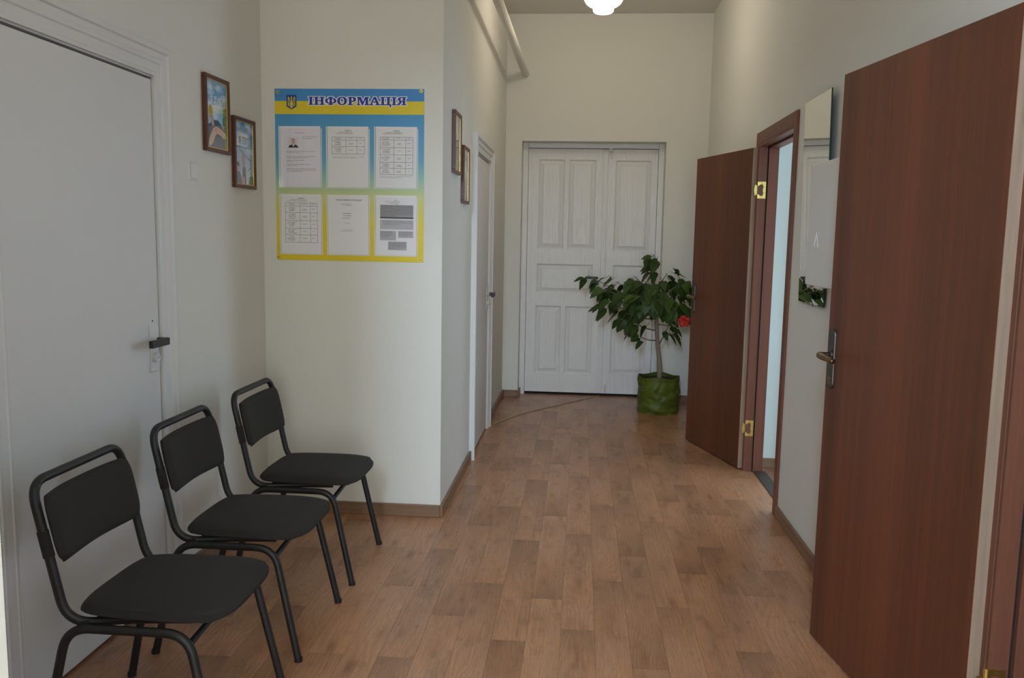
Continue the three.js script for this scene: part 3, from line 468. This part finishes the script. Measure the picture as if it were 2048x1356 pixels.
{
  const W = 0.746, H = 0.838, X0 = -1.155, Y0 = 1.721, ZF = INFO + 0.006;
  const tex = canvas(1024, 1150, (x, w, h) => {
    const py = (y) => (Y0 + H / 2 - y) / H * h, px = (v) => (v - (X0 - W / 2)) / W * w;
    const g = x.createLinearGradient(0, py(2.018), 0, h); g.addColorStop(0, '#4d9bd2'); g.addColorStop(0.30, '#66abd0'); g.addColorStop(0.46, '#a3cbb6'); g.addColorStop(0.56, '#d3d58d'); g.addColorStop(0.74, '#e2cf3e'); g.addColorStop(1, '#e3c920'); x.fillStyle = g; x.fillRect(0, 0, w, h);
    x.fillStyle = '#458fd2'; x.fillRect(0, 0, w, py(2.081)); x.fillStyle = '#e6cf2a'; x.fillRect(0, py(2.081), w, py(2.018) - py(2.081));
    // shield with trident
    x.save(); x.translate(px(-1.443), py(2.0755)); const k = (py(2.041) - py(2.11)) / 2 / 46; x.scale(k, k);
    x.fillStyle = '#1d3f8f'; x.beginPath(); x.moveTo(-33, -46); x.lineTo(33, -46); x.lineTo(33, 28); x.quadraticCurveTo(20, 36, 0, 47); x.quadraticCurveTo(-20, 36, -33, 28); x.closePath(); x.fill();
    x.strokeStyle = '#e6cf2a'; x.lineWidth = 4.6; x.lineJoin = 'miter'; x.lineCap = 'butt';
    for (const s of [-1, 1]) {
      x.beginPath(); x.moveTo(s * 22, -32); x.lineTo(s * 22, 22); x.lineTo(0, 22); x.stroke();
      x.beginPath(); x.moveTo(s * 22, -34); x.quadraticCurveTo(s * 12, -24, s * 12, -6); x.quadraticCurveTo(s * 12, 4, s * 8, 6); x.quadraticCurveTo(s * 3, 10, s * 4, 22); x.stroke();
      x.beginPath(); x.moveTo(s * 4, -6); x.quadraticCurveTo(s * 1, 10, s * 10, 13); x.quadraticCurveTo(s * 20, 15, s * 20, 4); x.stroke();
      x.beginPath(); x.moveTo(s * 10, 22); x.quadraticCurveTo(s * 8, 32, 0, 38); x.stroke();
    }
    x.fillStyle = '#e6cf2a'; x.beginPath(); x.moveTo(0, -40); x.quadraticCurveTo(5, -34, 4, -24); x.lineTo(3, 36); x.lineTo(-3, 36); x.lineTo(-4, -24); x.quadraticCurveTo(-5, -34, 0, -40); x.fill(); x.restore();
    // heading
    const tx0 = px(-1.362), tx1 = px(-0.865); x.save(); x.font = 'bold 84px serif'; x.textAlign = 'left'; x.textBaseline = 'alphabetic'; const s = 'ІНФОРМАЦІЯ', tw = x.measureText(s).width;
    x.translate(tx0 + 4, py(2.0635)); x.scale((tx1 - tx0 - 8) / tw, 0.86); x.lineJoin = 'round'; x.strokeStyle = '#eef0f4'; x.lineWidth = 13; x.strokeText(s, 0, 0); x.fillStyle = '#23309a'; x.strokeStyle = '#23309a'; x.lineWidth = 2.5; x.fillText(s, 0, 0); x.strokeText(s, 0, 0); x.restore();
  });
  const t = thing('notice_board', 'blue and yellow information board with clear pockets of papers', 'notice board', [X0, Y0, INFO]);
  part('panel', rbox(-W / 2, W / 2, -H / 2, H / 2, 0.0006, 0.0055, 0.001, 'y', 1), M.whitePlastic, t);
  const [pg, pm] = printed(W, H, tex, 0.45); pg.translate(0, 0, 0.0059); const face = part('printed_face', pg, pm, t); face.userData.label = 'printed face with the heading and a trident shield';
  for (const [x, y] of [[-1.511, 2.123], [-0.797, 2.130], [-1.520, 1.316], [-0.801, 1.316]]) { const s = part('screw', cyl(0.0085, 0.0095, 0.004, x - X0, y - Y0, 0.0078, 'z'), M.brass, t); part('screw_slot', cyl(0.003, 0.003, 0.0012, x - X0, y - Y0, 0.0102, 'z', 10), M.screwHole, s); }
  const cols = [-1.401, -1.161, -0.920], sheets = [['portrait', 0, 0, 'sheet with a small portrait photo, top row of the notice board'], ['table2', 1, 0, 'sheet with a short two-row table, top row of the notice board'], ['table5', 2, 0, 'sheet with a five-row table, top row of the notice board'], ['table5b', 0, 1, 'sheet with a five-row table, bottom row of the notice board'], ['hours', 1, 1, 'sheet with short centred lines, bottom row of the notice board'], ['blocks', 2, 1, 'sheet with grey text blocks, bottom row of the notice board']];
  for (const [kind, c, r, label] of sheets) {
    const cx = cols[c] - X0, cy = (r ? 1.480 : 1.811) - Y0, w = 0.219, h = 0.300, tilt = [0.004, 0, -0.006, -0.004, 0.003, -0.008][c + r * 3];
    const pocket = part('pocket', [box(cx - w / 2, cx + w / 2, cy - h / 2, cy - h / 2 + 0.004, 0.006, 0.0088), box(cx - w / 2, cx - w / 2 + 0.005, cy - h / 2 + 0.004, cy + h / 2, 0.006, 0.0088), box(cx + w / 2 - 0.004, cx + w / 2, cy - h / 2 + 0.004, cy + h / 2 - 0.012, 0.006, 0.0088)], M.whitePlastic, t); pocket.userData.label = 'clear pocket with white rim';
    part('pane', box(cx - w / 2, cx + w / 2, cy - h / 2, cy + h / 2 - 0.012, 0.0089, 0.0094), M.pocketPlastic, pocket);
    const sh = thing('paper_sheet', label, 'paper', [X0 + cx + 0.0005, Y0 + cy + 0.002, INFO + 0.0076]); sh.rotation.z = tilt; sh.userData.group = 'papers in the notice board pockets';
    part('paper', box(-0.1025, 0.1025, -0.147, 0.147, -0.0006, -0.0001), M.whitePlastic, sh);
    const [g, m] = printed(0.205, 0.294, sheetTexture(kind, 300 + c + r * 10), 0.7); g.translate(0, 0, 0.0002); part('print', g, m, sh);
  }
}

// framed posters
const clouds = (x, w, h, r, n, y1, a = 0.5) => { for (let i = 0; i < n; i++) { const cx = r() * w, cy = r() * y1; for (let k = 0; k < 6; k++) { x.fillStyle = `rgba(240,246,250,${a * (0.2 + 0.3 * r())})`; x.beginPath(); x.ellipse(cx + (r() - 0.5) * 90, cy + (r() - 0.5) * 26, 18 + 38 * r(), 10 + 16 * r(), 0, 0, 7); x.fill(); } } };
const shapeFill = (x, col, pts) => { x.fillStyle = col; x.beginPath(); pts.forEach((p, i) => i ? x.lineTo(...p) : x.moveTo(...p)); x.closePath(); x.fill(); };
function posterTexture(kind) {
  return canvas(300, 424, (x, w, h) => {
    const r = rng(500 + kind), g = x.createLinearGradient(0, 0, 0, h); g.addColorStop(0, ['#5f9bc8', '#3f84bd', '#7d98ac', '#8d98a6'][kind]); g.addColorStop(0.6, ['#b4d4e6', '#a9cbe4', '#b9c2cc', '#c9cbce'][kind]); g.addColorStop(1, '#cfd6da'); x.fillStyle = g; x.fillRect(0, 0, w, h);
    clouds(x, w, h, r, 9, h * 0.55, 0.8); x.textAlign = 'center';
    if (kind === 0) {
      x.fillStyle = '#5b7f2c'; for (let i = 0; i < 60; i++) { x.fillStyle = ['#56772b', '#6f9236', '#3f5c22', '#8a8a38'][i % 4]; x.beginPath(); x.ellipse(285 + (r() - 0.5) * 60, 150 + r() * 270, 14 + 14 * r(), 10 + 10 * r(), 0, 0, 7); x.fill(); }
      x.fillStyle = '#54613c'; for (let i = 0; i < 30; i++) { x.beginPath(); x.ellipse(r() * 60, 250 + r() * 160, 16, 12, 0, 0, 7); x.fill(); }
      x.fillStyle = '#eef3f8'; x.font = 'bold 62px sans-serif'; x.fillText('Я ТУТ', 140, 142); x.fillRect(52, 158, 190, 5);
      shapeFill(x, '#2b3446', [[30, 424], [16, 330], [40, 280], [96, 250], [170, 244], [232, 276], [262, 340], [270, 424]]);
      shapeFill(x, '#d8a987', [[52, 236], [60, 214], [86, 214], [104, 238], [112, 282], [86, 292], [70, 270]]);
      x.fillStyle = '#b98f2c'; x.beginPath(); x.ellipse(62, 196, 28, 40, -0.15, 0, 7); x.fill(); x.fillStyle = '#d2a43a'; x.fillRect(40, 212, 50, 16);
      shapeFill(x, '#d9ae8d', [[30, 380], [60, 340], [96, 300], [130, 286], [176, 290], [226, 300], [280, 318], [290, 346], [250, 356], [190, 336], [150, 330], [120, 352], [92, 392], [50, 420], [26, 412]]);
      x.strokeStyle = '#a9785a'; x.lineWidth = 4; for (let i = 0; i < 4; i++) { x.beginPath(); x.moveTo(118 + i * 12, 292 + i * 3); x.lineTo(126 + i * 10, 322); x.stroke(); }
    } else if (kind === 1) {
      x.fillStyle = 'rgba(238,243,246,0.55)'; x.beginPath(); x.ellipse(140, 120, 110, 46, 0, 0, 7); x.fill(); x.fillStyle = '#1d2735'; x.font = 'bold 70px sans-serif'; x.fillText('Я ТУТ', 148, 148); x.fillStyle = '#4d7487'; x.fillRect(46, 166, 200, 8);
      x.strokeStyle = '#39404a'; x.lineWidth = 7; x.beginPath(); x.moveTo(0, 160); x.lineTo(262, 258); x.stroke(); x.lineWidth = 5; x.beginPath(); x.moveTo(262, 258); x.lineTo(262, 300); x.lineTo(200, 330); x.stroke();
      x.strokeStyle = '#c07a68'; x.lineWidth = 12; x.beginPath(); x.moveTo(262, 240); x.lineTo(270, 424); x.stroke();
      shapeFill(x, '#b98672', [[108, 226], [124, 206], [132, 228], [158, 250], [166, 320], [120, 320], [112, 270]]); shapeFill(x, '#3d4636', [[118, 310], [170, 306], [178, 424], [112, 424]]); x.fillStyle = '#a8765e'; x.beginPath(); x.ellipse(132, 220, 17, 20, 0, 0, 7); x.fill(); x.strokeStyle = '#b98672'; x.lineWidth = 13; x.beginPath(); x.moveTo(150, 252); x.lineTo(176, 230); x.stroke();
      shapeFill(x, '#4a525c', [[8, 424], [10, 360], [40, 334], [76, 346], [100, 390], [140, 380], [150, 424]]); x.fillStyle = '#c99a80'; x.beginPath(); x.ellipse(48, 312, 21, 28, 0, 0, 7); x.fill(); x.fillStyle = '#262d38'; x.beginPath(); x.ellipse(42, 290, 24, 16, 0.2, 0, 7); x.fill(); shapeFill(x, '#c99a80', [[92, 380], [150, 372], [156, 424], [110, 424]]); shapeFill(x, '#5c6b4a', [[220, 424], [230, 370], [300, 360], [300, 424]]);
    } else {
      x.fillStyle = '#eef0f3'; x.font = 'bold 62px sans-serif'; x.fillText('Я ТУТ', 150, 150); x.fillRect(60, 166, 180, 5);
      shapeFill(x, kind === 2 ? '#5a5f58' : '#6b5f5c', [[20, 424], [60, 280], [130, 236], [210, 260], [270, 424]]); x.fillStyle = '#b9917c'; x.beginPath(); x.ellipse(140, 226, 30, 38, 0, 0, 7); x.fill(); shapeFill(x, '#8a8468', [[0, 424], [0, 370], [300, 350], [300, 424]]);
    }
  });
}
function framedPoster(wallX, zc, yc, kind, label, turn) {
  const t = thing('framed_poster', label, 'poster', [wallX, yc, zc], Math.PI / 2 + (kind < 2 ? -0.0249 : 0), 'framed posters on the walls'), W = 0.232, H = 0.322, f = 0.016, d = 0.02;
  part('frame', [rbox(-W / 2, W / 2, H / 2 - f, H / 2, 0.001, d, 0.002, 'x'), rbox(-W / 2, W / 2, -H / 2, -H / 2 + f, 0.001, d, 0.002, 'x'), rbox(-W / 2, -W / 2 + f, -H / 2 + f, H / 2 - f, 0.001, d, 0.002), rbox(W / 2 - f, W / 2, -H / 2 + f, H / 2 - f, 0.001, d, 0.002)], M.frameWood, t);
  const a = W / 2 - f, b = H / 2 - f, k = 0.004;
  const l = part('gold_liner', [box(-a, a, b - k, b, 0.006, 0.014, 'x'), box(-a, a, -b, -b + k, 0.006, 0.014, 'x'), box(-a, -a + k, -b + k, b - k, 0.006, 0.014), box(a - k, a, -b + k, b - k, 0.006, 0.014)], M.gold, t); l.userData.label = 'thin gold inner edge';
  part('backing', box(-a, a, -b, b, 0.001, 0.0058), M.whitePlastic, t);
  const [g, m] = printed(2 * a - 2 * k, 2 * b - 2 * k, posterTexture(kind), 0.6); g.translate(0, 0, 0.0105); part('print', g, m, t);
  part('glass', box(-a + k, a - k, -b + k, b - k, 0.0118, 0.0124), M.glass, t);
  return t;
}
framedPoster(A + 0.0104, -3.610, 1.939, 0, 'brown framed poster of a person in a yellow cap above the light switch');
framedPoster(A + 0.0172, -3.886, 1.802, 1, 'brown framed poster with two figures and a dark pole by the notice board corner');
framedPoster(P, -4.52, 1.928, 2, 'brown framed poster on the corridor wall next to the corner, the higher of two');
framedPoster(P, -4.86, 1.784, 3, 'brown framed poster beside the narrow white door, the lower of two');

// light switch
{
  const t = thing('light_switch', 'white light switch under the framed poster by the flush door', 'switch', [A, 1.684, -3.402], Math.PI / 2);
  part('plate', rbox(-0.04, 0.04, -0.04, 0.04, 0.0005, 0.009, 0.003), M.whitePlastic, t); part('rocker', rbox(-0.029, 0.029, -0.031, 0.031, 0.0092, 0.014, 0.002), M.whitePlastic, t);
  part('rocker_gap', box(-0.0285, 0.0285, -0.0325, 0.0325, 0.0090, 0.0095), M.steel, t);
}

// mirror leaning slightly from the right wall, and the meter box beside it
{
  const t = thing('wall_mirror', 'tall frameless mirror on the right wall reflecting the plant', 'mirror', [RW - 0.010, 1.155, -3.925]);
  t.rotation.set(0, -Math.PI / 2, 0); const tilt = new THREE.Matrix4().makeRotationX(0.022);
  const a = new THREE.PlaneGeometry(0.420, 0.926); a.translate(0, 0.464, 0.0031); a.applyMatrix4(tilt); part('mirror_face', a, M.mirror, t);
  const b = box(-0.212, 0.212, 0, 0.928, -0.003, 0.0027); b.applyMatrix4(tilt); part('glass_edge', b, M.glassEdge, t);
  part('clip', [rbox(-0.02, 0.02, -0.006, 0.008, -0.008, 0.006, 0.001), rbox(-0.03, 0.03, 0.86, 0.90, -0.0095, 0.012, 0.001)].slice(0, 1), M.steel, t);
}
{
  const t = thing('meter_box', 'white metal meter box mounted beside the mirror', 'meter box', [RW, 1.26, -3.475]); t.rotation.y = -Math.PI / 2;
  part('body', rbox(-0.215, 0.215, 0, 0.492, 0.0005, 0.088, 0.004), M.whitePlastic, t);
  const door = part('door', rbox(-0.222, 0.222, -0.004, 0.497, 0.089, 0.101, 0.004), M.whitePlastic, t);
  const tri = new THREE.Shape([[-0.034, 0], [0.034, 0], [0, 0.062]].map((p) => new THREE.Vector2(...p))); tri.holes.push(new THREE.Path([[-0.026, 0.005], [0, 0.052], [0.026, 0.005]].map((p) => new THREE.Vector2(...p))));
  const g = new THREE.ExtrudeGeometry(tri, { depth: 0.0015, bevelEnabled: false }); g.translate(-0.085, 0.155, 0.101); part('warning_triangle', g, std({ color: lin(0.85, 0.85, 0.84), roughness: 0.4 }), door);
  part('cable_gland', cyl(0.01, 0.01, 0.018, -0.16, -0.009, 0.03), M.whitePlastic, t);
}

// cord on the floor
single('floor_cord', sweep(new THREE.CatmullRomCurve3([[-0.652, 0.0045, -6.28], [-0.60, 0.0045, -6.42], [-0.53, 0.0045, -6.56], [-0.45, 0.0045, -6.73], [-0.34, 0.0045, -6.90], [-0.20, 0.0045, -7.08], [-0.09, 0.0045, -7.24], [0.04, 0.0045, -7.42], [0.16, 0.0045, -7.58], [0.19, 0.0045, -7.63]].map((p) => new THREE.Vector3(...p))).getPoints(60), 0.0042, 8), std({ color: lin(0.42, 0.34, 0.24), roughness: 0.8 }), 'thin beige cord lying across the floor to the double door', 'cord');

// ---------------------------------------------------------------- potted hibiscus
{
  const C = [0.672, 0, -7.02], t = thing('potted_hibiscus', 'potted hibiscus tree with one red flower in a green bag pot', 'plant', C), r = rng(77);
  const bagTex = texture(512, 256, (u, v) => { const a = vnoise(u * 10, v * 6, 3, 10, 6), b = vnoise(u * 40, v * 20, 4, 40, 20), k = 0.75 + 0.35 * a + 0.2 * b; return [Math.pow(0.085 * k, 1 / 2.2), Math.pow(0.112 * k, 1 / 2.2), Math.pow(0.008 * k, 1 / 2.2)]; }, true);
  const bag = new THREE.CylinderGeometry(0.168, 0.168, 0.30, 96, 40, true); bag.translate(0, 0.15, 0);
  { const p = bag.attributes.position; for (let i = 0; i < p.count; i++) { const x = p.getX(i), y = p.getY(i), z = p.getZ(i), a = Math.atan2(z, x), u = (a / Math.PI / 2 + 0.5); const fold = 0.007 * Math.sin(a * 3 + y * 22) * Math.sin(y * 17 + 1.3) + 0.026 * (Math.abs(vnoise(u * 14 + y * 9, y * 18 - u * 6, 31) - 0.5) - 0.2) + 0.006 * vnoise(u * 30, y * 26, 33); const top = y > 0.27 ? (y - 0.27) * 0.12 : 0, belly = 0.004 * Math.sin(y * 9); const R = 0.165 + fold + top + belly - (y < 0.02 ? 0.006 : 0); const lift = y > 0.24 ? (y - 0.24) / 0.06 * 0.008 * Math.sin(a * 4 + 1) : 0; p.setXYZ(i, Math.cos(a) * R, y + lift, Math.sin(a) * R); } bag.computeVertexNormals(); }
  const rim = new THREE.TorusGeometry(0.166, 0.0055, 8, 96); rim.rotateX(Math.PI / 2); { const p = rim.attributes.position; for (let i = 0; i < p.count; i++) { const a = Math.atan2(p.getZ(i), p.getX(i)); p.setY(i, p.getY(i) + 0.300 + 0.008 * Math.sin(a * 4 + 1)); } rim.computeVertexNormals(); }
  const bottom = new THREE.CircleGeometry(0.158, 48); bottom.rotateX(-Math.PI / 2); bottom.translate(0, 0.002, 0);
  part('bag_pot', [bag, rim, bottom], new THREE.MeshPhysicalMaterial({ map: bagTex, roughness: 0.5, specularIntensity: 0.6, side: THREE.DoubleSide }), t);
  const soil = new THREE.CircleGeometry(0.156, 40, 0); soil.rotateX(-Math.PI / 2); soil.translate(0, 0.278, 0); part('soil', [soil, new THREE.SphereGeometry(0.09, 20, 8, 0, Math.PI * 2, 0, Math.PI / 2).scale(1, 0.12, 1).translate(0, 0.277, 0)], M.soil, t);
  const bark = std({ color: lin(0.27, 0.215, 0.15), roughness: 0.85, bumpMap: plasterBump, bumpScale: 0.003 }), twig = std({ color: lin(0.17, 0.15, 0.08), roughness: 0.8 });
  const curve = (pts, n) => new THREE.CatmullRomCurve3(pts.map((p) => new THREE.Vector3(...p))).getPoints(n);
  part('trunk', sweep(curve([[0.008, 0.26, 0], [0.002, 0.42, 0.005], [-0.018, 0.56, 0], [-0.034, 0.72, 0.005], [-0.045, 0.88, 0], [-0.066, 1.05, -0.01], [-0.068, 1.2, 0]], 40), (q) => 0.0215 - 0.012 * q, 12), bark, t);
  // branches: tip positions relative to the pot
  const leafMat = [0.9, 1.05, 1.25, 1.5].map((k) => new THREE.MeshPhysicalMaterial({ color: lin(0.032 * k, 0.062 * k, 0.010 * k), roughness: 0.5, specularIntensity: 0.6, side: THREE.DoubleSide, transmission: 0, thickness: 0 }));
  function leafGeo(seed, bend, w) {                    // toothed ovate blade, stem at the origin, tip towards +z
    const q = rng(seed), pos = [], idx = [], N = 9;
    for (let i = 0; i <= N; i++) { const s = i / N, half = w * Math.pow(Math.sin(Math.PI * Math.pow(s, 0.62)), 0.85) * (i === N ? 0 : 1) * (1 + (i % 2 ? 0.10 : -0.06)), y = -bend * s * s + 0.02 * Math.sin(s * 6), lift = 0.16 * half; pos.push(-half, y + lift, s, 0, y, s, half, y + lift + 0.02 * (q() - 0.5), s); }
    for (let i = 0; i < N; i++) for (let j = 0; j < 2; j++) { const a = i * 3 + j; idx.push(a, a + 3, a + 1, a + 1, a + 3, a + 4); }
    const stem = sweep([[0, 0.05, -0.32], [0, 0.03, -0.15], [0, 0, 0.02]], 0.014, 4, false);
    const g = new THREE.BufferGeometry(); g.setAttribute('position', new THREE.Float32BufferAttribute(pos, 3)); g.setAttribute('uv', new THREE.Float32BufferAttribute(new Float32Array(pos.length / 3 * 2), 2)); g.setIndex(idx); g.computeVertexNormals();
    return merge([g, stem]);
  }
  const leafGeos = [leafGeo(1, 0.25, 0.29), leafGeo(2, 0.45, 0.32), leafGeo(3, 0.1, 0.26), leafGeo(4, 0.6, 0.34)];
  let count = 0;
  function leafAt(p, outward, size, droop) {
    if (count++ >= 300) return; const m = part('leaf', leafGeos[Math.floor(r() * 4)], leafMat[Math.floor(r() * 4)], t);
    const dir = new THREE.Vector3(outward[0] + (r() - 0.5) * 1.1, -droop + (r() - 0.5) * 0.7, outward[2] + (r() - 0.5) * 1.1).normalize();
    const up = new THREE.Vector3((r() - 0.5) * 0.9, 1, (r() - 0.5) * 0.9 + 0.35), xA = up.clone().cross(dir).normalize(), yA = dir.clone().cross(xA);
    m.quaternion.setFromRotationMatrix(new THREE.Matrix4().makeBasis(xA, yA, dir)); m.position.copy(p).addScaledVector(dir, size * 0.3); m.scale.setScalar(size);
  }
  const B = [ // from (height on trunk), tip x,y,z, leaves, spread
    [0.86, -0.615, 1.135, 0.06, 9, 0.035], [0.90, -0.50, 1.03, 0.10, 20, 0.06], [0.82, -0.43, 0.90, 0.02, 18, 0.055], [0.78, -0.30, 0.84, 0.16, 14, 0.055],
    [0.95, -0.38, 1.08, -0.10, 18, 0.055], [1.0, -0.24, 1.14, 0.16, 20, 0.065], [1.1, -0.085, 1.32, 0.02, 15, 0.04], [1.05, 0.05, 1.16, -0.12, 14, 0.06],
    [0.95, 0.17, 1.12, 0.10, 17, 0.06], [0.92, 0.25, 1.05, -0.05, 14, 0.05], [0.85, 0.22, 0.95, 0.12, 15, 0.05], [0.80, 0.17, 0.84, 0.05, 8, 0.045],
    [0.90, -0.06, 1.02, 0.26, 20, 0.08], [0.86, -0.20, 0.96, 0.24, 22, 0.08], [0.88, 0.06, 0.95, 0.24, 17, 0.07], [0.92, -0.14, 1.0, -0.20, 14, 0.07],
    [0.60, -0.20, 0.655, 0.06, 4, 0.03], [0.68, -0.24, 0.76, -0.05, 7, 0.035], [0.56, 0.07, 0.77, 0.08, 5, 0.03], [0.97, -0.04, 1.08, 0.14, 18, 0.075]];
  const trunkX = (y) => y < 0.42 ? 0.004 : -0.0 - 0.085 * (y - 0.42);
  for (const [h, x, y, z, n, spread] of B) {
    const a = [trunkX(h), h, 0], tip = [x, y, z], mid = [a[0] * 0.5 + x * 0.5, a[1] * 0.45 + y * 0.55 - 0.02, z * 0.5], pts = curve([a, mid, tip], 14);
    part('branch', sweep(pts, (q) => 0.0075 - 0.0052 * q, 7), twig, t);
    const L = Math.hypot(x - a[0], z) || 1, out = [(x - a[0]) / L, 0, z / L];
    for (let i = 0; i < n; i++) { const s = 1 - Math.pow(r(), 1.3) * (n < 8 ? 0.45 : 0.62), p = pts[Math.round(s * 14)].clone(); p.x += (r() - 0.5) * 2 * spread; p.y += (r() - 0.5) * 1.7 * spread; p.z += (r() - 0.5) * 2 * spread; leafAt(p, out, 0.086 + 0.042 * r(), 0.35 + 0.6 * r()); }
  }
  // flower
  const F = new THREE.Vector3(0.172, 0.785, 0.16), fl = new THREE.Group(); fl.name = 'flower'; fl.position.copy(F); fl.rotation.set(0.25, -0.25, 0.2); fl.userData.label = 'open red flower'; t.add(fl);
  const petal = (() => { const pos = [], idx = [], N = 6; for (let i = 0; i <= N; i++) { const s = i / N; for (let j = -2; j <= 2; j++) { const w = 0.026 * Math.pow(Math.sin(Math.PI * (0.12 + 0.80 * s)), 0.7) * j / 2; pos.push(w, s * 0.052, 0.016 * Math.sin(s * 2.4) - 0.004 * Math.abs(j) + 0.004 * Math.sin(j * 2 + s * 9)); } } for (let i = 0; i < N; i++) for (let j = 0; j < 4; j++) { const a = i * 5 + j; idx.push(a, a + 1, a + 5, a + 5, a + 1, a + 6); } const g = new THREE.BufferGeometry(); g.setAttribute('position', new THREE.Float32BufferAttribute(pos, 3)); g.setIndex(idx); g.computeVertexNormals(); return g; })();
  const red = std({ color: lin(0.60, 0.03, 0.018), roughness: 0.6, side: THREE.DoubleSide });
  for (let i = 0; i < 5; i++) { const p = part('petal', petal, red, fl); p.rotation.z = i / 5 * Math.PI * 2; }
  part('stamen', sweep([[0, 0, 0], [0, 0.004, 0.03], [0, 0.008, 0.055]], 0.0025, 8), std({ color: lin(0.65, 0.30, 0.05), roughness: 0.7 }), fl);
  part('branch', sweep(curve([[trunkX(0.74), 0.74, 0], [0.08, 0.74, 0.1], [0.183, 0.782, 0.155]], 12), (q) => 0.005 - 0.003 * q, 6), twig, t);
}

renderer.render(scene, camera);
